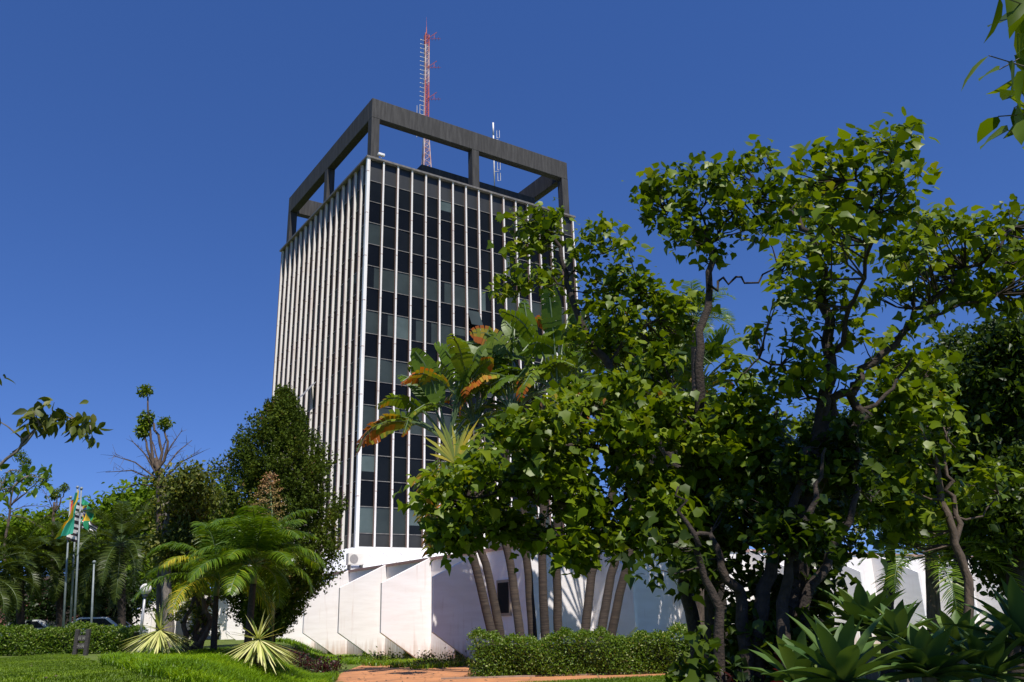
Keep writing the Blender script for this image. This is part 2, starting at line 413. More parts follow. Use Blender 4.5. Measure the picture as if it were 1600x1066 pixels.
capm = pmat('parapet_cap', (.45, .27, .22), (.35, .20, .17), 3, .7)
def office():
    root = empty('office_tower', bp(SIDE / 2, SIDE / 2, 0), 'tall dark glass office tower with white vertical fins above a white podium, behind the trees', 'building')
    mb = MB(); bbox(mb, .25, SIDE - .25, .25, SIDE - .25, 5.0, ZT - .35); mb.build('tower_core', pmat('core_dark', (.02, .02, .02), (.03, .03, .03)), root)
    zrow = [Z1 - k * ROW for k in range(16)]          # transom heights
    # window rows (even) and spandrel rows (odd)
    rest = MB(); restL = MB()
    def win(mb, face, i, zlo, zhi):
        a = i * BW; b = a + BW; rec = .10
        jr = int(round((Z1 - zhi) / ROW)); ch = rng.random()
        if jr in (4, 6, 8, 10, 14) and rng.random() < .7: ch = rng.uniform(.34, .66)
        if jr in (0, 2) and rng.random() < .5: ch = .1
        cells = []
        if ch < .34: cells = [(a, b, 0, zlo, zhi)]
        elif ch < .50: cells = [(a, b, 1, zlo, zhi)]
        elif ch < .68:
            s = a + BW * rng.uniform(.35, .65); cells = [(a, s, 0, zlo, zhi), (s, b, 1, zlo, zhi)]
        elif ch < .86:
            zz = zlo + ROW * rng.uniform(.3, .7); cells = [(a, b, 0, zlo, zz), (a, b, int(rng.integers(1, 3)), zz, zhi)]
        elif ch < .94: cells = [(a, b, 2, zlo, zhi)]
        else:
            s = a + BW * .5; cells = [(a, s, 2, zlo, zhi), (s, b, 0, zlo, zhi)]
        tilt = rng.normal() * .012
        for (u0, u1, mi, z0, z1) in cells:
            if face == 'r': P = [bp(u0, rec + tilt, z0), bp(u1, rec - tilt, z0), bp(u1, rec - tilt, z1), bp(u0, rec + tilt, z1)]
            else: P = [bp(rec + tilt, u1, z0), bp(rec - tilt, u0, z0), bp(rec - tilt, u0, z1), bp(rec + tilt, u1, z1)]
            dd = DL * .03 if face == 'r' else DR * .03
            mb.prism(P, dd, mi)
    cand = [('r', i, j) for j in (0, 2, 4, 6, 8, 10, 12, 14) for i in range(12)] + [('r', 12, 0), ('r', 13, 0), ('r', 12, 2), ('r', 12, 4)]
    cs = set(cand)
    for face in ('r', 'l'):
        for j in range(0, 15, 2):
            for i in range(NB):
                if (face, i, j) in cs:
                    w = MB(); win(w, face, i, zrow[j + 1], zrow[j]); w.build('window', [glass, glass2, glass3], root)
                else: win(rest if face == 'r' else restL, face, i, zrow[j + 1], zrow[j])
    tag(rest.build('window', [glass, glass2, glass3], root), kind='stuff'); tag(restL.build('window', glassL, root), kind='stuff')
    for face in ('r', 'l'):
        for j in range(1, 15, 2):
            m = MB()
            if face == 'r': bbox(m, 0, SIDE, .10, .14, zrow[j + 1], zrow[j])
            else: bbox(m, .10, .14, 0, SIDE, zrow[j + 1], zrow[j])
            m.build('spandrel', spandm if face == 'r' else spandL, root)
        m = MB()
        if face == 'r': bbox(m, 0, SIDE, .08, .13, Z1, ZT - .12)
        else: bbox(m, .08, .13, 0, SIDE, Z1, ZT - .12)
        m.build('fascia', fascm, root); m = MB()
        if face == 'r': bbox(m, 0, SIDE, .09, .14, ZB + .02, zrow[15])
        else: bbox(m, .09, .14, 0, SIDE, ZB + .02, zrow[15])
        m.build('sill_panel', fascm, root)
        for z in zrow + [ZB + .03]:
            m = MB()
            if face == 'r': bbox(m, .0, SIDE, .055, .12, z - .022, z + .022)
            else: bbox(m, .07, .12, .0, SIDE, z - .022, z + .022)
            m.build('transom', frame, root)
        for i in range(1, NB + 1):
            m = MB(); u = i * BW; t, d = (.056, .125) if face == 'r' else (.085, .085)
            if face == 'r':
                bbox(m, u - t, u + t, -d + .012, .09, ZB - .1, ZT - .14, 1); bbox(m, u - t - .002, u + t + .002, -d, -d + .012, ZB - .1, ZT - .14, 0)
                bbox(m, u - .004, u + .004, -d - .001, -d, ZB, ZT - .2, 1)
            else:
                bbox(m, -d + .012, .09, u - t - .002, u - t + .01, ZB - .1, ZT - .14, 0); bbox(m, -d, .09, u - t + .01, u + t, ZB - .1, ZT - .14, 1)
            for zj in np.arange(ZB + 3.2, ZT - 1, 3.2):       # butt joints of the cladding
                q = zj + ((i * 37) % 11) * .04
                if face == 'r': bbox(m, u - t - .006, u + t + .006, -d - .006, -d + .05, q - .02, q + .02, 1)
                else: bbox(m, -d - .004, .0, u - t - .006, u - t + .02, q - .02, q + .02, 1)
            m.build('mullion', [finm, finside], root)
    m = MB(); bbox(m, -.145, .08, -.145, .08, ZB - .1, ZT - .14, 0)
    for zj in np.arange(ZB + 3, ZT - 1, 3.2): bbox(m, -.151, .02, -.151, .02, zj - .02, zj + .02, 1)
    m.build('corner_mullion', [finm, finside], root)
    # roof edge cap
    m = MB(); e = .22
    bbox(m, -e, SIDE + e, -e, .3, ZT - .14, ZT); bbox(m, -e, .3, .3, SIDE + e, ZT - .14, ZT); bbox(m, SIDE - .3, SIDE + e, .3, SIDE + e, ZT - .14, ZT); bbox(m, .3, SIDE - .3, SIDE - .3, SIDE + e, ZT - .14, ZT)
    m.build('roof_edge', pmat('roof_edge_metal', (.10, .095, .09), (.18, .16, .14), 4, .6), root)
    m = MB(); bbox(m, .3, SIDE - .3, .3, SIDE - .3, ZT - .34, ZT - .06); m.build('roof_slab', concm, root)
    m = MB(); bbox(m, 5.2, SIDE - 2.2, 2.0, SIDE - 2.0, ZT - .06, ZT + 2.0); m.build('roof_curb', concm, root)
    # concrete frame crowning the roof
    I = .26; J = .0; bw = .62; zt = ROOFTOP; zb = ROOFTOP - 1.6
    for (a0, a1, b0, b1) in ((I, SIDE - J, I, I + bw), (I, SIDE - J, SIDE - J - bw, SIDE - J), (I, I + bw, I + bw + .002, SIDE - J - bw - .002), (SIDE - J - bw, SIDE - J, I + bw + .002, SIDE - J - bw - .002)):
        m = MB(); bbox(m, a0, a1, b0, b1, zb, zt); m.build('roof_beam', concm, root, bevel=.03)
    q = [I, SIDE / 2 - bw / 2, SIDE - J - bw]
    for a in range(3):
        for b in range(3):
            if a == 1 and b == 1: continue
            m = MB(); bbox(m, q[a] + .003, q[a] + bw - .003, q[b] + .003, q[b] + bw - .003, ZT - .05, zb); m.build('roof_column', concm, root)
    # thin pale joint lines on the beams beside the columns
    # podium
    L0, L1, R0, R1, PH = -22.3, 40.0, -3.0, 28.0, 4.2
    m = MB()
    bbox(m, R0, R0 + .3, L0, L1, .0, PH - .12); bbox(m, R0 + .3, R1, L0, L0 + .3, .0, PH - .12); bbox(m, R1 - .3, R1, L0 + .3, L1, 0, PH - .12); bbox(m, R0 + .3, R1 - .3, L1 - .3, L1, 0, PH - .12)
    m.build('podium_wall', whitem, root)
    m = MB()
    bbox(m, R0 - .06, R0 + .36, L0 - .06, L1 + .06, PH - .12, PH); bbox(m, R0 + .36, R1 + .06, L0 - .06, L0 + .36, PH - .12, PH); bbox(m, R1 - .36, R1 + .06, L0 + .36, L1 + .06, PH - .12, PH)
    m.build('parapet', capm, root)
    # podium roof: skirt sloping down from the tower foot, then flat deck
    m = MB(); F = 5.4; zi = ZB + .0; zo = PH - .2
    a = [bp(-.05, -.05, zi), bp(SIDE + .05, -.05, zi), bp(SIDE + .05, SIDE + .05, zi), bp(-.05, SIDE + .05, zi)]
    b = [bp(R0 + .3, -F, zo), bp(SIDE + F, -F, zo), bp(SIDE + F, SIDE + F, zo), bp(R0 + .3, SIDE + F, zo)]
    c = [bp(R0 + .3, L0 + .3, zo), bp(R1 - .3, L0 + .3, zo), bp(R1 - .3, L1 - .3, zo), bp(R0 + .3, L1 - .3, zo)]
    m.add(a + b + c, [(0, 1, 5, 4), (1, 2, 6, 5), (2, 3, 7, 6), (3, 0, 4, 7), (4, 5, 9, 8), (5, 6, 10, 9), (6, 7, 11, 10)])
    m.build('podium_roof', roofm, root)
    sm = pmat('roof_seam', (.50, .46, .45), (.42, .38, .37), 4, .8)
    for i in range(0, 14, 1):
        u = i * BW * 1.0; m = MB(); p0 = bp(u, -.06, zi + .015); p1 = bp(u, -3.6, zi + .015 - 3.6 * (zi - zo) / F)
        m.tube([p0, p1], .022, 4); m.build('roof_seam', sm, root)
    # radiating fins
    def fin(o, d, along):
        poly = [o, o + UP * PH, o + d * 2.3 + UP * 3.15, o + d * 2.3 + UP * 1.2, o + d * .45 + UP * .0]
        mm = MB(); mm.prism([p - along * .07 for p in poly], along * .14); mm.build('fin', whitem, root, bevel=.01)
    l = -19.35
    while l < L1 - 1:
        fin(bp(R0, l, 0), -DR, DL); l += 4.43
    r = 26.5
    while r > -2: fin(bp(r, L0, 0), -DL, DR); r -= 4.43
    # recessed lower openings and windows between the fins
    gm = glass; wf = pmat('window_frame_tan', (.42, .34, .26), (.34, .27, .2), 3, .6)
    l = -19.35 + 2.2
    while l < 12:
        m = MB(); bbox(m, R0 - .05, R0 - .004, l - .9, l + .1, .05, .75); w = m.build('basement_window', wf, root)
        m = MB(); bbox(m, R0 - .07, R0 - .052, l - .82, l - .44, .12, .68); bbox(m, R0 - .07, R0 - .052, l - .38, l + .02, .12, .68); m.build('pane', gm, w, local=None)
        l += 4.43
    for l in (-20.7,):
        m = MB(); bbox(m, R0 - .06, R0 - .004, l - .46, l + .46, 1.7, 2.98); w = m.build('podium_window', wf, root)
        m = MB(); bbox(m, R0 - .075, R0 - .062, l - .36, l + .36, 1.8, 2.88); m.build('pane', gm, w)
    for r in (15.4,):
        m = MB(); bbox(m, r - .62, r + .62, L0 - .06, L0 - .004, 1.5, 3.2); w = m.build('podium_window', wf, root)
        m = MB(); bbox(m, r - .5, r + .5, L0 - .075, L0 - .062, 1.62, 3.08); m.build('pane', gm, w)
    # two tilted open sashes
    m = MB(); u = 7 * BW; z = zrow[5] - .25
    P = [bp(u + .08, -.02, z), bp(u + BW - .08, -.02, z), bp(u + BW - .08, -.55, z - 1.2), bp(u + .08, -.55, z - 1.2)]
    m.prism(P, UP * .04, 0); m.build('open_sash', [glass2], root)
    m = MB(); u = 7.0 * BW; z = zrow[8] + .2
    P = [bp(-.05, u + .08, z), bp(-.05, u + BW - .08, z), bp(-1.0, u + BW - .08, z - 1.15), bp(-1.0, u + .08, z - 1.15)]
    m.prism(P, UP * .04, 0); m.build('open_sash', [pmat('sash_grey', (.30, .30, .29), (.24, .24, .23), 3, .4)], root)
    return root
ROOFTOP = 37.6
office()

def aircon():
    o = at(557, 886, 50.0); D = np.array([0, 0, 0])
    r = -1.3; l = -3.2; z = 5.0
    p = bp(-1.9, -4.3, 4.55)
    root = empty('air_conditioner', p, 'cream outdoor air conditioner unit on the white podium roof below the tower corner', 'air conditioner')
    m = MB(); m.box(p + UP * .33, .95, .36, .62, DR, DL, UP); m.build('housing', pmat('ac_cream', (.70, .66, .58), (.6, .56, .5), 3, .5), root, bevel=.02)
    m = MB(); n = 18
    cc = p + UP * .33 - DL * .185 - DR * .16
    ring = [cc + .24 * (math.cos(a) * DR + math.sin(a) * UP) for a in np.linspace(0, 2 * math.pi, n, endpoint=False)]
    m.prism(ring, -DL * .012); m.build('fan_grille', pmat('ac_grille', (.22, .2, .19), (.3, .28, .26), 20, .6), root)
    m = MB()
    for s in (-.35, .35): m.box(p + DR * s + UP * -.08, .06, .4, .24, DR, DL, UP)
    m.build('bracket', frame, root)
aircon()

# ------------------------------------------------------------------ antennas
redp = pmat('mast_red', (.55, .10, .06), (.40, .07, .05), 3, .5)
whitep = pmat('mast_white', (.78, .76, .74), (.66, .64, .62), 3, .5)
galv = pmat('galvanised', (.42, .42, .42), (.32, .32, .33), 6, .45, metal=.3)
def mast():
    x0 = bp(SIDE * .5, SIDE * .5, ZT + 1.6)
    cx, cy = MASTXY; z0 = ZT + 1.6
    root = empty('lattice_mast', (cx, cy, z0), 'tall red and white lattice radio mast rising from the tower roof', 'antenna mast')
    zt = MASTTOP; zs = float(at(660, 205, 63.0)[2])
    def hw(z): return .80 + (.25 - .80) * min(1, (z - z0) / (zs - z0))
    lat = MB(); z = z0; k = 0
    ang = [R(20), R(140), R(260)]
    def pt(a, z): return np.array([cx + hw(z) * math.cos(a) * 1.0, cy + hw(z) * math.sin(a), z])
    for a in ang:
        for (za, zb2) in ((z0, zs), (zs, zt)):
            nseg = 8
            for s in range(nseg):
                u0 = za + (zb2 - za) * s / nseg; u1 = za + (zb2 - za) * (s + 1) / nseg
                lat.tube([pt(a, u0), pt(a, u1)], .05, 5, mi=(int(((u0 + u1) / 2 - z0) / 4.2) % 2 == 1) * 1)
    while z < zt - .3:
        st = max(.42, hw(z) * 1.5); z2 = min(z + st, zt); mi = int(((z + z2) / 2 - z0) / 4.2) % 2
        for i in range(3):
            a, b = ang[i], ang[(i + 1) % 3]
            lat.tube([pt(a, z), pt(b, z2)], .02, 4, mi); lat.tube([pt(b, z), pt(a, z2)], .02, 4, mi) if hw(z) > .2 else None
            lat.tube([pt(a, z2), pt(b, z2)], .02, 4, mi)
        z = z2
    lat.build('lattice', [redp, pmat('mast_rust', (.62, .50, .46), (.5, .22, .15), 2, .6)], root)
    m = MB(); m.tube([(cx - .22, cy - .1, z0), (cx - .14, cy - .1, zs), (cx - .05, cy - .1, zt)], .06, 6); m.build('cable_run', whitep, root)
    z = zs - .3
    while z < zt - .4:
        m = MB(); m.tube([(cx - .1, cy - .1, z), (cx - .50, cy - .22, z + .05)], .022, 4); m.box((cx - .48, cy - .22, z + .05), .10, .08, .04)
        m.build('step_antenna', whitep, root); z += .46
    for zz in (zt - .1, zt - 3.2, zt - 6.5):
        m = MB(); m.tube([(cx + .1, cy, zz - .35), (cx + .95, cy, zz + .30)], .03, 5); m.tube([(cx + .1, cy, zz - .4), (cx + 1.3, cy, zz - .4)], .02, 4); m.tube([(cx + .7, cy, zz - .4), (cx + .7, cy, zz + .1)], .02, 4)
        for s in (.5, .8, 1.1): m.tube([(cx + s, cy - .25, zz - .4), (cx + s, cy + .25, zz - .4)], .015, 4)
        m.build('side_arm', redp, root)
    m = MB(); m.tube([(cx, cy, zt), (cx, cy, zt + .8)], [.05, .03], 5); m.tube([(cx, cy, zt + .8), (cx, cy, zt + 1.9)], [.016, .006], 4); m.build('lightning_rod', redp, root)
    m = MB()
    zd = float(at(655, 168, 63.0)[2])
    for dx in (-.75, -.5):
        m.tube([(cx + dx, cy - .3, zd - 3.2), (cx + dx, cy - .3, zd)], .035, 5)
    m.tube([(cx - .8, cy - .3, zd - 2.0), (cx, cy - .2, zd - 2.0)], .02, 4); m.build('dipole', galv, root)
MASTXY = (-7.2, 63.2); MASTTOP = 54.0
p = at(660, 200, 63.0); MASTXY = (float(p[0]) + .3, 63.0); MASTTOP = float(at(668.5, 54, 63.0)[2])
mast()
def whip():
    p = at(771, 215, 60.0); z0 = ZT + 1.6; z1 = at(773, 192, 60.0)[2]
    root = empty('whip_antenna', (p[0], 60, z0), 'slim white dipole antenna pole on the tower roof, right of the lattice mast', 'antenna')
    x = p[0] + .0; m = MB(); m.tube([(x, 60, z0), (x, 60, z1 - 1.2)], .055, 6); m.tube([(x, 60, z1 - 1.2), (x, 60, z1)], .07, 6); m.build('pole', whitep, root)
    for zz in (z1 - 1.6, z1 - 4.6):
        m = MB(); pts = [(x + .05, 60, zz), (x + .35, 60, zz)]
        m.tube([(x, 60, zz), (x + .4, 60, zz)], .02, 4)
        for s in (-.5, .5):
            m.tube([(x + .28, 60, zz + s - .35), (x + .28, 60, zz + s + .35), (x + .5, 60, zz + s + .35), (x + .5, 60, zz + s - .35), (x + .28, 60, zz + s - .35)], .022, 4)
        m.build('folded_dipole', whitep, root)
whip()
def roof_lamp():
    p = bp(.9, -.1, ZT + .02)
    root = empty('floodlight', p, 'small white floodlight on the roof edge beside the near roof column', 'floodlight')
    m = MB(); m.tube([p, p + UP * .3], .03, 6); m.build('stem', galv, root)
    m = MB(); m.box(p + UP * .38, .5, .22, .2, DR, DL, UP); m.build('head', whitep, root, bevel=.03)
roof_lamp()

# ------------------------------------------------------------------ lamps, flags, sign, cars
def globe_lamp(p, h, label):
    root = empty('globe_lamp', p, label, 'street lamp', 'white globe lamps on poles in the garden')
    m = MB(); m.tube([p, p + UP * .5], .06, 8); m.tube([p + UP * .5, p + UP * (h - .22)], .04, 8); m.build('pole', galv, root)
    m = MB(); m.tube([p + UP * (h - .24), p + UP * (h - .15)], [.07, .09], 12); m.build('collar', pmat('lamp_collar', (.12, .13, .12)), root)
    m = MB(); m.sphere(p + UP * h, .165); m.build('globe', pmat('globe_opal', (.80, .76, .72), (.72, .66, .62), 3, .35), root)
    return root
LY = 26.0
g = gpt(216, LY); zt_ = at(218, 921, LY)[2]
globe_lamp(g, zt_ - g[2], 'white globe lamp on a thin grey pole, beside the pale striped yucca on the left')
LY = 26.5
g = gpt(386, LY); zt_ = at(387, 885, LY)[2]
globe_lamp(g, zt_ - g[2], 'white globe lamp half hidden behind the fronds of the feathery green palm')

polem = pmat('pole_metal', (.24, .27, .27), (.17, .20, .20), 4, .5)
FY = 42.0
def cmat(name, c): return pmat(name, c, tuple(x * .88 for x in c), 8, .75)
FM = dict(w=cmat('flag_white', (.78, .76, .74)), k=cmat('flag_black', (.03, .02, .025)), r=cmat('flag_red', (.60, .03, .04)), g=cmat('flag_green', (.02, .30, .14)), y=cmat('flag_yellow', (.85, .58, .03)), b=cmat('flag_blue', (.05, .08, .32)), G=cmat('flag_teal', (.02, .30, .20)))
def flag(p, w, h, label, colour, keys, drop, ph, sag, name='flag', sgn=1, tap=1.0):
    """cloth hanging from its pole: folds gather along u and the fly end sags"""
    nu, nv = 66, 44; mb = MB(); vs = []
    for j in range(nv + 1):
        v = j / nv
        for i in range(nu + 1):
            u = i / nu
            x = w * u * (1 - drop) ; y = .16 * math.sin(u * 13 + ph + v * 1.4) * (.25 + u) * drop * 1.6 + .05 * math.sin(v * 9 + u * 5)
            z = -h * v - sag * (u ** 1.25) * w
            x += .05 * math.sin(v * 6 + ph) * u
            x *= (tap + (1 - tap) * v ** 1.6); vs.append((p[0] + sgn * (.05 + x), p[1] - .05 + y, p[2] + z))
    fs = []; mi = []
    b = len(mb.v); mb.v += vs
    for j in range(nv):
        for i in range(nu):
            a = j * (nu + 1) + i
            mb.f.append((a, a + 1, a + nu + 2, a + nu + 1)); mb.m.append(keys.index(colour((i + .5) / nu, (j + .5) / nv))); mb.sm.append(True)
    o = mb.build(name, [FM[k] for k in keys])
    return tag(o, label, 'flag', 'flags hanging on the poles at the left')
def c_sp(u, v):
    if u < .38 and v < 5 / 13:
        du, dv = (u / .38 - .5) * 1.5, v / (5 / 13) - .5
        if du * du + dv * dv < .10: return 'b' if (abs(du) < .12 and abs(dv) < .16) else 'w'
        for sx in (-.6, .6):
            for sy in (-.36, .36):
                if (du - sx) ** 2 + (dv - sy) ** 2 < .006: return 'y'
        return 'r'
    return 'k' if int(v * 13) % 2 == 0 else 'w'
def c_sp2(u, v):
    return 'r' if (u < .38 and v < 5 / 13) else ('k' if int(v * 9) % 2 == 0 else 'w')
def c_br(u, v):
    dx, dy = (u - .5) * 20 / 14, (v - .5)
    rr = math.hypot(dx, dy)
    if rr < .25:
        return 'w' if abs(math.hypot(dx + .1, dy - .62) - .60) < .028 else 'b'
    if abs(dx) / .60 + abs(dy) / .38 < 1: return 'y'
    return 'g'
def c_city(u, v):
    return 'y' if abs(v - (.02 + u * .8)) < .20 else 'G'
def pole(px_b, px_t, py_t, Y, label):
    a = gpt(px_b, Y); t = at(px_t, py_t, Y); h = t[2] - a[2]
    root = empty('flagpole', a, label, 'flagpole', 'tall grey flagpoles at the left')
    m = MB(); m.tube([a, t], [.06, .035], 10); m.build('pole', polem, root)
    m = MB(); m.sphere(t + UP * .05, .08, 10, 6); m.build('finial', polem, root)
    m = MB(); m.box(a + UP * .15, .4, .4, .3); m.build('base', pmat('pole_base', (.35, .33, .3)), root)
    return t
t1 = pole(97, 110, 779, FY, 'flagpole carrying the black and white striped flag, left of the green and yellow one')
t2 = pole(108, 121, 763, FY + 1.5, 'flagpole carrying the blue-disc flag, middle of the three tall flagpoles')
t3 = pole(114, 127, 765, FY - 1.0, 'flagpole carrying the green flag with the yellow band, rightmost of the tall poles')
pole(141, 147, 880, FY - 2, 'short flagpole without a flag, standing by the white car')
flag(t1 + [0, 0, -.1], 1.9, 1.9, 'black and white striped flag with a red corner, folded against its pole', c_sp, ['w', 'k', 'r', 'b', 'y'], .72, .4, .10)
flag(t2 + [.25, 0, -.45], 2.3, 1.2, 'green flag with yellow diamond and blue disc, blowing out to the right behind', c_br, ['g', 'y', 'b', 'w'], .74, 1.1, .30)
flag(t3 + [0, -.1, -.05], 2.0, 2.1, 'green flag crossed by a yellow diagonal band, hanging in front of the others', c_city, ['y', 'G'], .62, 2.2, .12, sgn=-1, tap=.12)
flag(t2 + [.40, .1, -1.45], 2.1, .6, 'black and white striped cloth flying lowest to the right of the poles', c_sp2, ['r', 'k', 'w'], .58, 2.9, .30)

def signboard():
    Y = 30.0; a = gpt(117, Y); b = gpt(133, Y); top = at(130, 984, Y)[2]
    c = (a + b) / 2
    root = empty('wooden_sign', c, 'dark wooden garden sign of two lettered boards between posts, in front of the hedge', 'sign')
    wm = pmat('sign_wood', (.030, .026, .024), (.055, .048, .044), 9, .8, .5, 30, stretch=(1, 1, 6))
    d = (b - a); d[2] = 0; L = np.linalg.norm(d) ; d = d / L; n = np.array([-d[1], d[0], 0])
    h = top - c[2] + .02
    for s, hh in ((-.5, h), (.5, h + .0)):
        p = c + d * s * (L + .02)
        m = MB(); m.box(p + UP * (hh / 2 - .05), .12, .14, hh + .1, d, n, UP); m.build('post', wm, root, bevel=.01)
    lm = pmat('sign_lettering', (.34, .33, .28), (.26, .25, .21), 20, .8)
    for k, zc in enumerate((h * .66, h * .36)):
        m = MB(); m.box(c + UP * zc, L - .06, .07, h * .22, d, n, UP); br = m.build('board', wm, root, bevel=.008)
        tt = MB(); x = -L / 2 + .02
        while x < L / 2 - .02:
            wl = rng.uniform(.028, .05)
            for seg in range(2):
                yy = rng.uniform(-.04, .04)
                tt.box(c + UP * (zc + yy) + d * (x + wl / 2) - n * .038, wl, .006, .018, d, n, UP)
            tt.box(c + UP * zc + d * x - n * .038, .014, .006, .10, d, n, UP)
            x += wl + rng.uniform(.014, .03)
        tt.build('lettering', lm, br)
signboard()

def car(Y, px, label, paint, face=1):
    g = gpt(px, Y); root = empty('parked_car', g, label, 'car', 'cars parked behind the hedge')
    pm = pmat('car_paint_' + paint[0], paint[1], tuple(x * .9 for x in paint[1]), 2, .25)
    gl = glass; L, Wd = 4.1, 1.66
    prof = [(-2.05, .30), (-2.05, .75), (-1.95, .92), (-1.10, 1.00), (-.50, 1.44), (.95, 1.46), (1.65, 1.02), (2.0, .95), (2.05, .55), (2.02, .30)]
    m = MB(); m.prism([(g[0] + x * face, g[1] - Wd / 2, g[2] + z) for x, z in prof], (0, Wd, 0)); m.build('body', pm, root, bevel=.05)
    for s in (-1, 1):
        for q in ([(-.92, 1.02), (-.42, 1.37), (.22, 1.38), (.22, 1.02)], [(.30, 1.02), (.30, 1.38), (.90, 1.37), (1.42, 1.02)]):
            m = MB(); m.prism([(g[0] + x * face, g[1] + s * (Wd / 2 + .006), g[2] + z) for x, z in q], (0, .004 * s, 0)); m.build('window', gl, root)
        for wx in (-1.25, 1.28):
            m = MB(); m.tube([(g[0] + wx * face, g[1] + s * (Wd / 2 - .17), g[2] + .30), (g[0] + wx * face, g[1] + s * (Wd / 2 + .01), g[2] + .30)], .30, 18); w = m.build('wheel', pmat('tyre', (.02, .02, .02)), root)
            m = MB(); m.tube([(g[0] + wx * face, g[1] + s * (Wd / 2 + .008), g[2] + .30), (g[0] + wx * face, g[1] + s * (Wd / 2 + .02), g[2] + .30)], .18, 14); m.build('rim', galv, w)
    for s in (-1, 1):
        m = MB(); m.box((g[0] - 2.05 * face, g[1] + s * .6, g[2] + .72), .05, .34, .14); m.build('headlight', pmat('lens', (.7, .7, .7), None, 3, .15), root)
        m = MB(); m.box((g[0] + 1.95 * face, g[1] + s * .66, g[2] + .84), .16, .2, .18); m.build('taillight', pmat('lens_red', (.45, .02, .02), None, 3, .2), root)
    m = MB(); m.prism([(g[0] + x * face, g[1] - .66, g[2] + z) for x, z in ((-1.08, 1.02), (-.53, 1.43), (-.50, 1.45), (-1.05, 1.04))], (0, 1.32, 0)); m.build('windscreen', gl, root)
car(46.0, 158, 'white hatchback parked behind the clipped hedge, right of the flagpoles', ('white', (.78, .78, .78)), -1)
car(50.0, 40, 'silver car whose roof just shows over the hedge at the far left', ('silver', (.45, .47, .48)), 1)

def outbuilding():
    Y = 62.0; g = gpt(98, Y)
    root = empty('brick_building', g, 'low reddish brown building with a dark doorway, seen between the palms at far left', 'building')
    m = MB(); m.box(g + UP * 2.1, 6.5, 6, 4.2); m.build('wall', pmat('red_render', (.23, .085, .07), (.30, .12, .10), 2, .9, .3, 30), root)
    m = MB(); m.box(g + UP * 4.3, 7.0, 6.5, .22); m.build('roof', pmat('roof_dark', (.10, .06, .05)), root)
    for x in (-1.8, 1.2):
        m = MB(); m.box(g + np.array([x, -3.02, 1.1]), 1.3, .08, 2.2); d = m.build('door', barkdark, root)
        m = MB(); m.box(g + np.array([x + .45, -3.08, 1.1]), .05, .06, .2); m.build('handle', galv, d)
outbuilding()

# ------------------------------------------------------------------ hedges
def hedge(name, label, a, b, width, h, n, leaf, mat, drop=.0, group=None):
    a = np.array(a); b = np.array(b); d = b - a; L = np.linalg.norm(d[:2]); t = d / L; nrm = np.array([-t[1], t[0], 0])
    root = empty(name, (a + b) / 2, label, 'hedge', group)
    u = rng.random(n); f = rng.random(n)
    q = rng.random(n)
    w = np.where(q < .45, -.5, np.where(q < .6, .5, rng.uniform(-.5, .5, n))); zz = np.where(q < .6, rng.random(n), 1.0) * h
    bump = 1 + .10 * np.sin(u * L * 2.1 + 1) + .07 * np.sin(u * L * 5.3) + .05 * np.sin(u * L * 11.7)
    zz = zz * bump; w = w * width * (1 + .12 * np.sin(u * L * 3.1 + zz * 3))
    corner = np.clip((zz / (h * bump) - .8) * 4, 0, 1); w *= 1 - .22 * corner
    P = a + u[:, None] * d + nrm * w[:, None] + UP * zz[:, None] + rng.normal(size=(n, 3)) * .045
    foliage('leaves', P, leaf * rng.uniform(.6, 1.3, n), T_OVATE, mat, root, up=.35, droop=-.2, rnd=np.clip(rng.normal(.5, .25, n), 0, 1))
    m = MB(); k = int(L / .35)
    for i in range(k):
        p = a + d * (i + .5) / k + nrm * rng.uniform(-.15, .15) * width
        m.tube([p - UP * .05, p + UP * h * .5 + rng.normal(size=3) * .05, p + UP * h * .85 + rng.normal(size=3) * .12], [.03, .022, .01], 4, cap=False)
    # dense twiggy core
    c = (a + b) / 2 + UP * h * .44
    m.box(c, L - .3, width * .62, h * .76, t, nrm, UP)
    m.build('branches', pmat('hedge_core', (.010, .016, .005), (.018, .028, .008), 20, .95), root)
    return root
hedge('hedge', 'clipped variegated hedge in front of the leaning palm trunks and the white wall', at(738, 1000, 26.5) * [1, 1, 0], at(1110, 1000, 25.9) * [1, 1, 0], 1.4, 1.04, 26000, .072, G['hedge'])
ga = gpt(-120, 33.0); gb = gpt(215, 32.0)
hedge('hedge', 'low clipped hedge along the back of the left lawn, behind the wooden sign', ga, gb, 1.0, .86, 20000, .085, G['hedge'])

# ------------------------------------------------------------------ grasses
def blades(name, P, L, wdt, mat, lean, label, cat, bend=.5, kind='stuff'):
    n = len(P); a = rng.random(n) * 2 * math.pi; dirs = np.stack([np.cos(a), np.sin(a), np.zeros(n)], 1)
    side = np.stack([-np.sin(a), np.cos(a), np.zeros(n)], 1); L = L * rng.uniform(.6, 1.25, n); ln = lean * rng.uniform(.3, 1.3, n)
    rows = []
    for t, w in ((0, 1), (.35, .95), (.7, .7), (1, .05)):
        out = ln * t ** 1.6 * L; z = L * (t - bend * t * t * .8)
        c = P + dirs * out[:, None] + UP * z[:, None]
        rows.append(c - side * wdt * w / 2); rows.append(c + side * wdt * w / 2)
    V = np.stack(rows, 1).reshape(-1, 3)
    pn = .5 + .25 * np.sin(P[:, 0] * 1.3 + np.sin(P[:, 1] * .9) * 2) + .18 * np.sin(P[:, 0] * 3.7 - P[:, 1] * 2.9)
    o = mesh_np(name, V, [(0, 1, 3, 2), (2, 3, 5, 4), (4, 5, 7, 6)], 8, n, mat, np.clip(pn * .75 + rng.normal(size=n) * .16, 0, 1))
    return tag(o, label, cat, kind=kind)
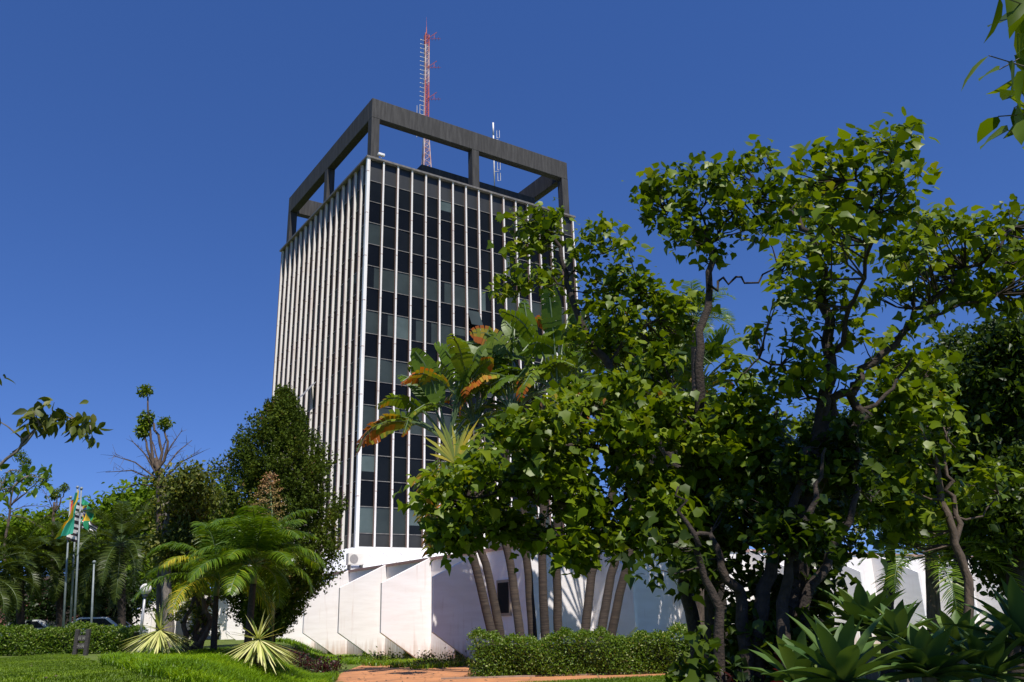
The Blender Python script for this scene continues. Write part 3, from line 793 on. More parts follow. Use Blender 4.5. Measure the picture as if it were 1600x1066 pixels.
def ground_pts(fn, n, x0, x1, y0, y1):
    out = []
    while len(out) < n:
        x = rng.uniform(x0, x1); y = rng.uniform(y0, y1)
        if fn(x, y): out.append((x, y, hgt(x, y)))
    return np.array(out)
def pixof(p):
    c = (np.asarray(p) - CAM) @ RT.T
    return 800 + FPX * c[0] / c[2], 533 - FPX * c[1] / c[2]
# mound of long grass in front of the palms
md_h = lambda x, y: .20
def in_mound(x, y):
    px, py = pixof((x, y, hgt(x, y)))
    if py < 1018: return False
    left = 90 + (py - 1018) * 3.2 if py < 1040 else 160 + (py - 1040) * 4
    right = 470 + (py - 1018) * 3.3 if py < 1044 else 556 - (py - 1044) * 1.5
    return left + 10 * math.sin(y * 3) < px < right
Pm = ground_pts(in_mound, 46000, -10.5, -3.5, 12, 27)
hm = .13 * (np.sin(Pm[:, 0] * 2.2) * np.sin(Pm[:, 1] * 1.7 + 1) * .5 + .5)
Pm[:, 2] += hm * rng.random(len(Pm))
blades('long_grass', Pm, .34, .016, G['mound'], .75, 'bright green clump of long arching grass at the foot of the small palms', 'grass', bend=.65)
def in_lawn(x, y):
    px, py = pixof((x, y, hgt(x, y)))
    if px < -30 or py > 1090: return False
    return px < 600 and py > 1015 and not in_mound(x, y) and (px < 480)
Pl = ground_pts(in_lawn, 60000, -17, -4, 13, 32)
blades('lawn', Pl, .055, .016, G['grass'], .5, 'short mown lawn grass at the lower left', 'grass', bend=.2)
def in_lawn2(x, y):
    px, py = pixof((x, y, hgt(x, y)))
    edge = 1052.5 + max(0, (1090 - px)) * .050 + 2.0
    return 760 < px < 1200 and edge < py < 1085
Pl = ground_pts(in_lawn2, 30000, -1.5, 7, 17, 26)
blades('lawn', Pl, .07, .014, G['grass'], .5, 'strip of mown lawn grass between the path and the dark tree', 'grass', bend=.2)
# weeds at the foot of the white fins
def in_weed(x, y):
    q = np.array([x, y, 0]) - C0; r_, l_ = q @ DR, q @ DL
    return -6.2 < r_ < -3.3 and -20 < l_ < -3 and math.sin(l_ * 3.1) + math.sin(l_ * 7.7) + rng.random() > .9
Pw = ground_pts(in_weed, 5200, -13, 2, 29, 50)
blades('weeds', Pw, .30, .03, G['mound'], .7, 'straggly green weeds along the foot of the white wall', 'weeds', bend=.5)

# ================================================================== vegetation
# ---------------------------------------------------------- palms
def frond_mesh(base, az, el, L, droop, nl, ll, lw, leafdroop=.5, vee=.4, rseed=None, arch=1.0, tipdry=0.0):
    """one feather frond: rachis + paired leaflets; returns (rachis MB pts, V, rnd, count)"""
    pts = []; p = np.array(base, float); n = 14; e = el
    hd = np.array([math.cos(az), math.sin(az), 0])
    for i in range(n + 1):
        pts.append(p.copy()); d = hd * math.cos(e) + UP * math.sin(e); p = p + d * L / n
        e -= droop / n * (0.4 + 1.4 * i / n) * arch
    pts = np.array(pts); side = np.array([-math.sin(az), math.cos(az), 0])
    rows = []; tt = np.linspace(.16, 1.0, nl)
    for t in tt:
        f = t * n; i = min(int(f), n - 1); c = pts[i] * (1 - (f - i)) + pts[i + 1] * (f - i)
        tan = pts[min(i + 1, n)] - pts[i]; tan /= np.linalg.norm(tan); nrm = np.cross(side, tan); nrm *= (1 if nrm[2] > 0 else -1)
        l = ll * (math.sin(math.pi * min(1, (t * .80 + .18))) ** .6) * rng.uniform(.85, 1.1)
        for s in (-1, 1):
            d = side * s * .85 + tan * rng.uniform(.35, .6) + nrm * vee * rng.uniform(.2, 1.0); d /= np.linalg.norm(d)
            wv = np.cross(d, nrm); wv /= np.linalg.norm(wv) + 1e-9; wv = tan * .8 + wv * .2; wv /= np.linalg.norm(wv)
            q = c.copy(); row = []
            for k, w in ((0, .6), (1, 1), (2, .8), (3, .05)):
                row.append(q - wv * lw * w / 2); row.append(q + wv * lw * w / 2)
                d = d + np.array([0, 0, -leafdroop * (.35 + .35 * k)]); d /= np.linalg.norm(d); q = q + d * l / 3
            rows.append(row)
    V = np.array(rows).reshape(-1, 3); return pts, V, len(rows)
STRIP = [(0, 1, 3, 2), (2, 3, 5, 4), (4, 5, 7, 6)]
def palm(name, label, base, top, r0, r1, fronds, nl, ll, lw, mat, barkm, leafdroop=.5, vee=.4, group=None, bend=(0, 0), dry=0, shaft=0.0, rcol=None, droops=(1.6, 2.4), els=(0.1, 1.35), Ls=(2, 2.5), azs=None, boots=0):
    base = np.array(base); top = np.array(top)
    root = empty(name, base, label, 'palm', group)
    m = MB(); n = 10; P = []; rad = []
    for i in range(n + 1):
        t = i / n; P.append(base + (top - base) * t + np.array([bend[0], bend[1], 0]) * math.sin(math.pi * t)); rad.append(r0 + (r1 - r0) * t + .01 * rng.random())
    P[0] = P[0] - UP * .1
    m.tube(P, rad, 10)
    for _ in range(boots):
        a = rng.random() * 6.28; t = rng.uniform(.35, 1); q = base + (top - base) * t; dd = np.array([math.cos(a), math.sin(a), .9])
        m.tube([q + dd * r1 * .5, q + dd * (r1 + .10)], [.05, .03], 4)
    m.build('trunk', barkm, root)
    if shaft: m = MB(); m.tube([top - UP * .1, top + UP * shaft * .5, top + UP * shaft], [r1 * 1.25, r1 * 1.15, r1 * .6], 10); m.build('crownshaft', greenstem, root)
    hub = top + UP * shaft
    for i in range(fronds):
        az = (azs[i] if azs and i < len(azs) else i * 2.399 + rng.normal() * .15)
        f = i / max(1, fronds - 1); el = els[1] + (els[0] - els[1]) * f + rng.normal() * .08
        L = rng.uniform(*Ls)
        pts, V, k = frond_mesh(hub + UP * .02, az, el, L, rng.uniform(*droops), nl, ll, lw, leafdroop, vee)
        rn = np.clip(rng.normal(.45 + .25 * f, .18, k), 0, .93)
        if rng.random() < dry: rn = np.clip(rng.normal(.95, .08, k), 0, 1)
        fo = mesh_np('frond', V, STRIP, 8, k, mat, rn, root)
        mm = MB(); mm.tube(pts, [.022 * (1 - .85 * j / len(pts)) for j in range(len(pts))], 5, cap=False)
        mm.build('rachis', greenstem, fo, local=True)
        fo.children[0].location = (0, 0, 0)
        L0 = np.array(parent_loc(root)); me = fo.children[0].data
        for v in me.vertices: v.co = v.co - Vector(L0)
    return root

PY = 22.0
g1 = gpt(384, PY); t1_ = at(396, 906, PY)
palm('feather_palm', 'small feathery green palm with a dark slim trunk, in the middle of the lawn plants', g1, t1_, .105, .07, 25, 64, .60, .033, G['palm'], barkdark, .50, .35, 'young feathery palms on the left lawn', dry=.0, shaft=.35, droops=(1.1, 2.0), els=(.05, 1.45), Ls=(1.8, 2.3))
g2 = gpt(333, PY + 1.2); t2_ = at(338, 925, PY + 1.2)
palm('feather_palm', 'leaning second feathery palm whose yellowing fronds arch left over the striped yucca', g2, t2_, .085, .06, 18, 58, .58, .032, G['palm'], barkdark, .5, .35, 'young feathery palms on the left lawn', dry=.25, shaft=.3, droops=(1.3, 2.2), els=(-.1, 1.3), Ls=(1.9, 2.4))

# dark date palms at the left back
DP = [(30, 876, 44.0, 'dark date palm at the far left edge, its crown cut by the frame'), (92, 874, 46.0, 'dark date palm with drooping crown just left of the flagpoles'), (188, 850, 44.0, 'large dark date palm between the flagpoles and the white globe lamp'), (148, 905, 47.0, 'smaller dark palm crouching behind the short empty flagpole'), (-30, 905, 41.0, 'dark palm reaching in from beyond the left edge, lowest of the group')]
for (px, py, Y, lb) in DP:
    g = gpt(px + 3, Y); t = at(px, py, Y)
    palm('date_palm', lb, g, t, .20, .17, 32, 62, .55, .045, G['datepalm'], barkdark, .16, .6, 'dark date palms at the left', els=(-.6, 1.3), droops=(1.1, 1.9), Ls=(2.3, 3.2) if px != 188 else (2.9, 3.9), boots=40)

# ---------------------------------------------------------- yuccas / dracaena skirts
def rosette(name, label, c, n, L, w, mat, els, cat, group=None, fold=.25, curl=.5, stem=.0, barkm=None, taper='lance'):
    root = empty(name, c, label, cat, group)
    if stem:
        m = MB(); m.tube([c - UP * .05, c + UP * stem * .6, c + UP * stem], [.07, .06, .05], 8); m.build('stem', barkm or barkgrey, root)
    hub = c + UP * stem; rows = []; rn = []
    for i in range(n):
        f = i / (n - 1); az = i * 2.39996 + rng.normal() * .08; e = els[0] + (els[1] - els[0]) * f + rng.normal() * .07
        l = L * rng.uniform(.85, 1.08) * (.62 + .38 * math.sin(math.pi * (.25 + .6 * (1 - f)))); hd = np.array([math.cos(az), math.sin(az), 0]); sd_ = np.array([-math.sin(az), math.cos(az), 0])
        q = hub + hd * .03; ks = 7; W = [.55, .72, .95, 1.0, .85, .5, .02] if taper == 'lance' else [.8, 1, 1, .95, .8, .5, .03]
        rw = rng.uniform(.85, 1.1)
        for k in range(ks):
            d = hd * math.cos(e) + UP * math.sin(e); nn = -hd * math.sin(e) + UP * math.cos(e)
            hw = w * W[k] / 2 * rw
            rows += [q - sd_ * hw + nn * hw * fold * 2, q, q + sd_ * hw + nn * hw * fold * 2]
            q = q + d * l / (ks - 1); e -= curl / (ks - 1) * rng.uniform(.5, 1.4)
        rn.append(np.clip(rng.normal(.45, .25), 0, 1))
    tf = []
    for k in range(6):
        b = k * 3; tf += [(b, b + 1, b + 4, b + 3), (b + 1, b + 2, b + 5, b + 4)]
    o = mesh_np('leaves', np.array(rows), tf, 21, n, mat, np.array(rn), root)
    for p in o.data.polygons: p.use_smooth = True
    return root
for (px, py, Y, R_, lb) in ((245, 985, 22.5, .85, 'cream and green striped yucca fanned flat like a skirt, left of the small palms'), (400, 1000, 21.3, .90, 'cream and green striped yucca sprawling behind the trunk of the feathery palm')):
    g = gpt(px, Y); h = max(.25, at(px, py, Y)[2] - g[2])
    rosette('striped_yucca', lb, g, 150, R_ * 1.25, .06, G['yucca'], (-.72, -.30), 'yucca', 'striped yuccas on the left lawn', fold=.15, curl=.06, stem=h, taper='strap')
    rt = [o for o in ROOTC.objects if o.get('label') == lb][0]
    # upright centre leaves
    L0 = g + UP * h; rows = []; n = 16
    for i in range(n):
        az = i * 2.4; e = rng.uniform(.2, 1.45); hd = np.array([math.cos(az), math.sin(az), 0]); sd_ = np.array([-math.sin(az), math.cos(az), 0]); q = L0.copy(); l = .75
        for k, wq in enumerate([.8, 1, 1, .9, .7, .4, .03]):
            d = hd * math.cos(e) + UP * math.sin(e); nn = -hd * math.sin(e) + UP * math.cos(e); hw = .05 * wq / 2
            rows += [q - sd_ * hw + nn * hw * .4, q, q + sd_ * hw + nn * hw * .4]; q = q + d * l / 6; e -= .03
    tf = []
    for k in range(6):
        b = k * 3; tf += [(b, b + 1, b + 4, b + 3), (b + 1, b + 2, b + 5, b + 4)]
    mesh_np('centre_leaves', np.array(rows), tf, 21, n, G['yucca'], rng.random(n) * .6, rt)

# ---------------------------------------------------------- conifer
def conifer():
    Y = 36.0; g = gpt(420, Y); top = at(416, 613, Y); H = top[2] - g[2]
    root = empty('conifer', g, 'big dark green cone shaped cypress leaning against the left face of the tower', 'tree')
    m = MB(); m.tube([g - UP * .2, g + UP * H * .5, g + UP * H * .95], [.26, .16, .03], 9)
    pts = []; 
    # silhouette: half widths (px) at rows of the photograph's proportions, left and right
    prof = [(0.0, 3, 4), (.05, 14, 17), (.13, 42, 34), (.22, 66, 56), (.32, 86, 74), (.45, 94, 90), (.58, 94, 100), (.68, 88, 106), (.76, 80, 92), (.85, 62, 62), (.92, 40, 36), (1.0, 20, 16)]
    s = mpp(at(430, 760, Y)); lo = .06
    nsub = 1900
    for i in range(nsub):
        f = (rng.random() ** .75) * .97
        j = max(k for k in range(len(prof)) if prof[k][0] <= f); a, b = prof[j], prof[min(j + 1, len(prof) - 1)]
        t = 0 if a is b else (f - a[0]) / (b[0] - a[0]); wl = (a[1] + (b[1] - a[1]) * t) * s; wr = (a[2] + (b[2] - a[2]) * t) * s
        an = rng.random() * 2 * math.pi; rr = rng.random() ** .38 * (1 + .13 * math.sin(an * 5 + f * 26) + .11 * math.sin(an * 9 - f * 17)) * .97
        x = math.cos(an) * rr * (wr if math.cos(an) > 0 else wl); y = math.sin(an) * rr * (wl + wr) / 2
        c = g + np.array([x - .1 * f, y, H * (1 - f * .98) + .02])
        k = 44; out = np.array([math.cos(an), math.sin(an), 0]); L = .55
        tt = rng.random(k)[:, None]
        pts.append(c + (out * .45 + UP * .75) * (tt - .5) * L * 1.0 + rng.normal(size=(k, 3)) * .10)
        if i % 9 == 0: m.tube([g + UP * (c[2] - g[2] - .5), c], [.03, .01], 3, cap=False)
    P = np.concatenate(pts)
    m.build('trunk', barkdark, root)
    cl = .5 + .22 * np.sin(P[:, 0] * 1.9) * np.sin(P[:, 2] * 1.3 + P[:, 1])
    foliage('crown', P, .155 * rng.uniform(.6, 1.2, len(P)), T_SPRAY, G['conifer'], root, up=.25, droop=-.5, rnd=np.clip(cl + rng.normal(size=len(P)) * .18, 0, 1))
conifer()

# ---------------------------------------------------------- left background trees
def simple_tree(name, label, Y, px, trunkpx, clusters, leaf, sub, per, mat, barkm, tr=.16, group=None, dens=1.0, tpl=T_OVATE, up=.45, droop=.3, cat='tree'):
    g = gpt(px, Y); cl = px_clusters(clusters, Y, 1.0)
    L = [([g - UP * .1] + [at(a, b, Y) for a, b in trunkpx[0]], tr, tr * .3)]
    for br in trunkpx[1:]: L.append(([at(a, b, Y + rng.normal() * .2) for a, b in br], tr * .4, tr * .12))
    return broad_tree(name, label, g, L, cl, leaf, sub, per, mat, tpl, barkm, dens=dens, group=group, up=up, droop=droop, twig=.014, tfrac=.5, cat=cat)
FARG = 'broad green trees on the left skyline'
simple_tree('broadleaf_tree', 'bright green domed tree on the skyline just right of the flags', 62, 200, [[(200, 880), (205, 830)]], [(175, 810, 36, 70), (215, 790, 38, 70), (250, 780, 36, 60), (195, 840, 40, 60), (160, 835, 36, 60), (245, 825, 40, 60), (285, 800, 36, 50), (230, 860, 38, 60), (190, 880, 38, 50), (250, 900, 34, 60), (200, 920, 34, 50), (160, 900, 34, 40)], .42, .6, 24, G['far'], bark, .3, FARG)
simple_tree('broadleaf_tree', 'bright green tree on the skyline against the left side of the cypress', 58, 310, [[(310, 880), (308, 820)]], [(290, 785, 34, 60), (325, 785, 36, 60), (318, 820, 40, 60), (350, 830, 36, 50), (280, 830, 36, 50), (290, 870, 38, 60), (340, 870, 38, 50), (310, 905, 34, 60), (270, 910, 30, 40)], .4, .55, 24, G['far'], bark, .3, FARG)
simple_tree('broadleaf_tree', 'green tree filling the skyline behind the flagpoles', 66, 110, [[(110, 890), (112, 850)]], [(60, 835, 34, 60), (100, 825, 38, 60), (140, 825, 38, 60), (80, 860, 36, 50), (120, 865, 36, 50)], .42, .6, 24, G['far'], bark, .3, FARG)
simple_tree('broadleaf_tree', 'green tree on the skyline at the far left edge', 60, 20, [[(20, 900), (18, 860)]], [(-20, 840, 40, 50), (10, 850, 36, 50), (45, 850, 38, 60), (30, 825, 24, 26)], .4, .55, 24, G['far'], bark, .3, FARG)
for i, (px, Y) in enumerate(((45, 50), (165, 50))):
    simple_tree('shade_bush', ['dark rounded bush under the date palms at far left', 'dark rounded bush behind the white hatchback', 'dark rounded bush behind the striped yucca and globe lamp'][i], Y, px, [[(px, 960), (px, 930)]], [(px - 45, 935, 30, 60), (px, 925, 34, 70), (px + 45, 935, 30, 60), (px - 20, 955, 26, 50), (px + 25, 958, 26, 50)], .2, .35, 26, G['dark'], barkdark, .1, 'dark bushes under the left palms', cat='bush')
# brown-tinged bushy tree beside the cypress
simple_tree('olive_tree', 'brown tinged bushy tree with drooping leaf clumps, left of the cypress', 27, 262, [[(262, 960), (258, 860), (262, 800)], [(258, 900), (240, 850)], [(260, 860), (285, 800)]],
            [(300, 752, 26, 60), (285, 775, 26, 50), (318, 778, 22, 40), (262, 800, 24, 40), (300, 808, 24, 40), (275, 835, 30, 50), (305, 850, 24, 36), (255, 860, 22, 26), (280, 885, 30, 40), (258, 750, 14, 14)], .15, .22, 30, G['olive'], barkgrey, .24, dens=1.0, droop=.8)

def dead_frond_tree(label, Y, px, stem, balls, dead, stems, r=.10, group='bare branched trees topped with leaf balls'):
    g = gpt(px, Y); root = empty('tufted_tree', g, label, 'tree', group)
    m = MB(); sk = limb(m, [g - UP * .1] + [at(a, b, Y) for a, b in stem], r, r * .45)
    for st in stems: sk += limb(m, [at(a, b, Y) for a, b in st], r * .38, r * .15)
    for (a, b, c, d, dep) in dead:
        p0 = at(a, b, Y); p1 = at(c, d, Y + dep); L = np.linalg.norm(p1 - p0)
        mid = (p0 + p1) / 2 + UP * .10 * L; m.tube([p0, mid, p1], [.03, .022, .008], 5, cap=False)
        for k in range(int(L / .10)):
            t = rng.uniform(.1, 1); q = p0 + (p1 - p0) * t + UP * .4 * L * t * (1 - t); dd = rng.normal(size=3) * .8 + (p1 - p0) / L * 1.1 + UP * -.2; dd /= np.linalg.norm(dd)
            m.tube([q, q + dd * rng.uniform(.18, .5) * min(1, L / 1.8)], [.008, .003], 3, cap=False)
    m.build('trunk', bark, root)
    P = []
    for (a, b, rp) in balls:
        c = at(a, b, Y); rr = rp * mpp(c); k = 230; v = rng.normal(size=(k, 3)); v /= np.linalg.norm(v, axis=1)[:, None]
        P.append(c + v * rr * rng.random((k, 1)) ** .4)
    P = np.concatenate(P); foliage('crown', P, .13 * rng.uniform(.6, 1.2, len(P)), T_OVATE, G['broad'], root, up=.4, droop=.4, rnd=rng.random(len(P)) * .8)
dead_frond_tree('bare branched tree with round leaf balls on thin stems, left of the cypress', 27.5, 250, [(252, 900), (250, 800), (248, 745), (243, 715)],
    [(227, 610, 11), (229, 653, 13), (223, 673, 12), (258, 661, 11), (228, 664, 9)],
    [(245, 752, 165, 738, .5), (246, 745, 205, 688, -.4), (248, 735, 285, 672, .3), (250, 755, 318, 705, -.6), (246, 720, 232, 678, .2), (250, 720, 262, 680, .1), (243, 760, 190, 765, .4), (252, 765, 322, 733, .8), (246, 742, 222, 706, .3), (252, 740, 300, 688, .7), (244, 748, 176, 712, -.3)],
    [[(243, 735), (236, 690), (231, 620)], [(248, 735), (262, 700), (256, 672)], [(246, 740), (252, 705), (240, 665), (232, 655)], [(243, 735), (232, 705), (225, 680)]], r=.17)
dead_frond_tree('bare grey tree with small leaf tufts behind the flagpoles', 52, 80, [(82, 900), (84, 820), (85, 785)],
    [(88, 770, 8), (101, 762, 7), (84, 776, 6)], [(84, 800, 66, 765, .3), (84, 795, 60, 792, .2), (85, 810, 115, 800, -.3), (84, 805, 58, 815, .2)], [[(85, 800), (90, 785), (89, 772)], [(86, 800), (97, 780), (101, 765)]], r=.16)
dead_frond_tree('grey forked tree with pale green leaf tufts at the far left edge', 50, 15, [(12, 960), (8, 850), (14, 800), (20, 760)],
    [(32, 712, 9), (40, 722, 9), (38, 734, 8), (18, 745, 13), (42, 748, 14), (60, 752, 13), (5, 760, 12), (70, 745, 8)], [(16, 800, 60, 790, .3), (14, 790, -20, 760, .2), (16, 790, 48, 768, -.3), (14, 805, 66, 826, .3), (12, 815, -10, 800, .3)], [[(18, 790), (34, 760), (36, 720)], [(14, 795), (5, 770), (0, 745)], [(16, 790), (46, 765), (62, 752)]], r=.12)
# tall flower stalk in front of the cypress
def stalk():
    Y = 24.5; g = gpt(421, Y); top = at(421, 742, Y); h = top[2] - g[2]
    root = empty('flower_stalk', g, 'tall stalk with tiers of brownish yellow flower clusters, in front of the cypress', 'plant')
    m = MB(); m.tube([g, g + UP * h * .5, top], [.06, .04, .015], 7); pts = []
    z = .0
    for i in range(34):
        f = i / 33; zz = top[2] - .02 - f * 1.75; rr = (.04 + .58 * f ** .8) * rng.uniform(.75, 1.1); az = i * 2.4
        q0 = np.array([top[0], Y, zz - .08]); q1 = q0 + np.array([math.cos(az) * rr, math.sin(az) * rr, .12]); m.tube([q0, q1], [.014, .007], 4, cap=False)
        v = rng.normal(size=(60, 3)) * np.array([.085, .085, .035]); pts.append(q1 + v)
    m.build('stem', greenstem, root); P = np.concatenate(pts)
    mt = leafmat('flower_ochre', [(0, (.14, .11, .03)), (.5, (.26, .20, .06)), (1, (.32, .16, .08))], rough=.8, trans=.1)
    foliage('flowers', P, .06, T_DIA, mt, root, up=.5, rnd=np.clip((P[:, 2] - P[:, 2].min()) / 1.9 + rng.normal(size=len(P)) * .2, 0, 1))
stalk()
# knobbly cactus-like shrub under the palms
def knobbly():
    Y = 24.0; g = gpt(303, Y); root = empty('knobbly_shrub', g, 'twisted brown knobbly shrub left of the small palm trunks', 'shrub')
    m = MB()
    for i in range(7):
        a = rng.random() * 6.28; q = g + np.array([math.cos(a) * .15, math.sin(a) * .15, -.05]); P = [q]
        for k in range(5): q = q + np.array([rng.normal() * .14, rng.normal() * .1, .33]); P.append(q)
        limb(m, P, .09, .05, seg=2)
    m.build('stems', bark, root)
    pp = np.concatenate([g + np.array([rng.normal() * .35, rng.normal() * .25, rng.uniform(.5, 1.9)]) + rng.normal(size=(16, 3)) * .1 for _ in range(26)])
    foliage('leaves', pp, .15, T_OVATE, G['olive'], root, droop=.8)
knobbly()
# reddish ground plants by the yuccas and the fins
def low_bed(label, pxs, Y, mat, n, leaf, h, group=None):
    c = gpt(sum(pxs) / 2, Y); a = gpt(pxs[0], Y); b = gpt(pxs[1], Y)
    root = empty('bedding_plant', c, label, 'plant', group)
    m = MB(); P = []
    for i in range(n):
        t = rng.random(); q = a + (b - a) * t + np.array([0, rng.normal() * .45, 0]); q[2] = hgt(q[0], q[1])
        hh = h * rng.uniform(.5, 1.1); tip = q + np.array([rng.normal() * .08, rng.normal() * .08, hh]); m.tube([q, tip], [.008, .004], 3, cap=False)
        P.append(q + (tip - q) * rng.uniform(.3, 1.1, (9, 1)) + rng.normal(size=(9, 3)) * .06)
    m.tube([a - UP * .04, (a + b) / 2 - UP * .04, b - UP * .04], .03, 4)
    m.build('stems', greenstem, root); foliage('leaves', np.concatenate(P), leaf, T_OVATE, mat, root, up=.4, droop=-.2)
low_bed('dark red leaved bedding plants at the foot of the white fins, left of the path', (455, 530), 30.0, G['red'], 120, .10, .42)
low_bed('green leafy bedding plants in front of the second white fin', (560, 640), 37.0, G['hedge'], 70, .10, .40)
low_bed('flowering green bedding plants left of the clipped hedge', (655, 735), 33.0, G['olive'], 70, .09, .45)

# ---------------------------------------------------------- overhanging branch, far left
def branch_tree(name, label, base, limbs, pts, leaf, mat, barkm, tpl=T_OVATE, droop=1.2, up=.2, per=9, sub=.1):
    root = empty(name, base, label, 'tree')
    m = MB(); sk = []
    for L in limbs: sk += limb(m, L[0], L[1], L[2], wob=.01)
    P = []
    for q in pts:
        s_ = np.array(sk); d = np.linalg.norm(s_ - q, axis=1); m.tube([s_[d.argmin()], (s_[d.argmin()] + q) / 2 + UP * .02, q], [.012, .009, .005], 4, cap=False)
        P.append(q + rng.normal(size=(per, 3)) * sub)
    m.build('trunk', barkm, root); P = np.concatenate(P)
    foliage('crown', P, leaf * rng.uniform(.65, 1.2, len(P)), tpl, mat, root, up=up, droop=droop, rnd=rng.random(len(P)) * .9)
    return root
Y = 10.0; gb = np.array([-9.2, 10.0, hgt(-9.2, 10.0)])
branch_tree('overhanging_tree', 'tree leaning in from the left edge, one branch of large drooping leaves against the sky', gb,
    [([gb - UP * .1, np.array([-8.9, 10, 2.2]), at(-80, 790, Y), at(0, 728, Y), at(40, 692, Y), at(62, 665, Y)], .04, .010), ([at(20, 708, Y), at(60, 668, Y), at(100, 650, Y), at(140, 665, Y)], .02, .008), ([at(-60, 770, Y), at(-20, 640, Y + .3), at(-10, 560, Y + .4)], .03, .01)],
    [at(a, b, Y + rng.normal() * .08) for a, b in ((45, 648), (55, 660), (68, 655), (78, 648), (90, 655), (100, 652), (112, 655), (122, 662), (133, 668), (142, 672), (50, 640), (88, 645), (128, 655), (-15, 650), (-20, 610), (-10, 590), (-30, 680))],
    .18, G['olive'], barkgrey, per=8, sub=.075)
Y = 15.0; gb = gpt(-60, Y)
branch_tree('overhanging_tree', 'thin pale green leaved tree at the far left edge, below the drooping branch', gb,
    [([gb - UP * .1, at(-50, 900, Y), at(-30, 820, Y), at(10, 770, Y), at(40, 745, Y)], .09, .012), ([at(-20, 800, Y), at(0, 765, Y), at(15, 735, Y)], .02, .008)],
    [at(a, b, Y + rng.normal() * .2) for a, b in ((8, 740), (20, 742), (35, 738), (48, 745), (58, 742), (68, 748), (12, 755), (30, 752), (-10, 750), (45, 755), (2, 765))],
    .17, G['palm'], barkgrey, per=9, sub=.13, droop=.8)

# ---------------------------------------------------------- traveller's palm clump
def paddle_leaf(root, hub, dirv, pl, bl, bw, bend, mat, rn, torn=.35, dryfrac=0.0):
    """petiole + big torn blade; dirv initial direction in the fan plane"""
    d = np.array(dirv, float); d /= np.linalg.norm(d); q = hub.copy(); pts = [q.copy()]
    out = np.array([d[0], d[1], 0]); 
    for k in range(5): q = q + d * pl / 5; d = d + np.array([0, 0, -bend * .05]); d /= np.linalg.norm(d); pts.append(q.copy())
    n = 14; rib = [q.copy()]; D = [d.copy()]
    for k in range(n): q = q + d * bl / n; d = d + np.array([0, 0, -bend * .10 * (k / n + .3)]); d /= np.linalg.norm(d); rib.append(q.copy()); D.append(d.copy())
    s0 = np.cross(D[0], rng.normal(size=3)); s0 /= np.linalg.norm(s0)
    rows = []; cols = []; dr_ = 1.3 if rng.random() < dryfrac else .12
    for k in range(n):
        t0, t1 = k / n, (k + 1) / n
        for s in (-1, 1):
            sd_ = s0 - D[k] * (s0 @ D[k]); sd_ /= np.linalg.norm(sd_); nn = np.cross(D[k], sd_)
            def wd(t): return bw / 2 * min(1, (math.sin(math.pi * min(1, t * .97 + .03)) ** .5))
            tear = rng.random() < torn * .8; sag = rng.uniform(.2, .6) if tear else .25
            p0, p1 = rib[k], rib[k + 1]; gap = .12 if tear else 0
            for (f0, f1) in ((0, .5), (.5, 1.0)):
                def P(p, w, f, g): return p + s * sd_ * w * f * (1 - .2 * sag * f) + D[k] * (f * .25 * w + g * f) - UP * sag * f * f * w * .9 + nn * .04 * math.sin(k)
                rows.append([P(p0, wd(t0), f0, gap * .2), P(p1, wd(t1), f0, 0), P(p1, wd(t1), f1, -gap * .2), P(p0, wd(t0), f1, gap * .2)])
                cols.append(min(1, rn + dr_ * (.15 + .55 * t1 ** 1.5 * f1) * rng.uniform(.6, 1.1) + rng.normal() * .04))
    V = np.array(rows).reshape(-1, 3)
    fo = mesh_np('leaf', V, [(0, 1, 2, 3)], 4, len(rows), mat, np.clip(np.array(cols), 0, 1), root)
    mm = MB(); mm.tube(pts + rib[1:-1:3], [.045] * 5 + [.03] * (1 + len(rib[1:-1:3])), 5, cap=False)
    L0 = np.array(parent_loc(root)); mm.v = [tuple(np.array(v) - L0) for v in mm.v]
    mm.build('petiole', greenstem, fo, local=True)
def traveller(label, base, trunk_px, Y, nl, fan_az, pl, bl, bw, spread=1.0, dry=.2, yellow=0):
    bw *= 1.02
    root = empty('banana_palm', base, label, 'palm', 'leaning trunks of the banana palm clump')
    pts = [base - UP * .15] + [at(a, b, Y) for a, b in trunk_px]
    m = MB(); limb(m, pts, .16, .11, n=10, wob=.01, seg=5); m.build('trunk', barkring, root)
    if nl:
        hub = pts[-1]; ax = np.array([math.cos(fan_az), math.sin(fan_az), 0])
        for i in range(nl):
            a = (i / (nl - 1) - .5) * 2 * spread + rng.normal() * .06; d = UP * math.cos(a) + ax * math.sin(a) + np.array([0, rng.normal() * .14, 0])
            old = abs(a) / spread
            paddle_leaf(root, hub + ax * math.sin(a) * .12, d, pl * rng.uniform(.8, 1.1) * .92, bl * rng.uniform(.8, 1.1) * .9, bw, 1.0 + old * 1.8, G['paddle'], rng.uniform(.2, .65), torn=.18 + .5 * old, dryfrac=dry * (0.3 + old))
        m = MB()
        for k in range(12):
            a = rng.random() * 6.28; q = hub + np.array([math.cos(a) * .15, math.sin(a) * .15, -rng.random() * .6]); m.tube([q, q + np.array([math.cos(a) * .25, math.sin(a) * .25, -rng.uniform(.2, .5)]), q + np.array([math.cos(a) * .3, math.sin(a) * .3, -rng.uniform(.7, 1.2)])], [.05, .03, .01], 4, cap=False)
        m.build('dry_sheath', barkgrey, root)
    return root
TY = 27.6
def tb(px, Y=TY): return at(px, 985, Y) * [1, 1, 0]
traveller('leftmost leaning trunk with a big torn orange-tipped leaf fan against the tower', tb(784), [(742, 880), (712, 770), (700, 690)], TY, 13, R(8), 1.5, 2.5, .85, dry=.9)
traveller('second leaning palm of the clump, crossing close behind the leftmost trunk', tb(792, TY + .4), [(765, 905), (735, 800), (742, 660)], TY + .5, 12, R(30), 1.5, 2.3, .8, dry=.3)
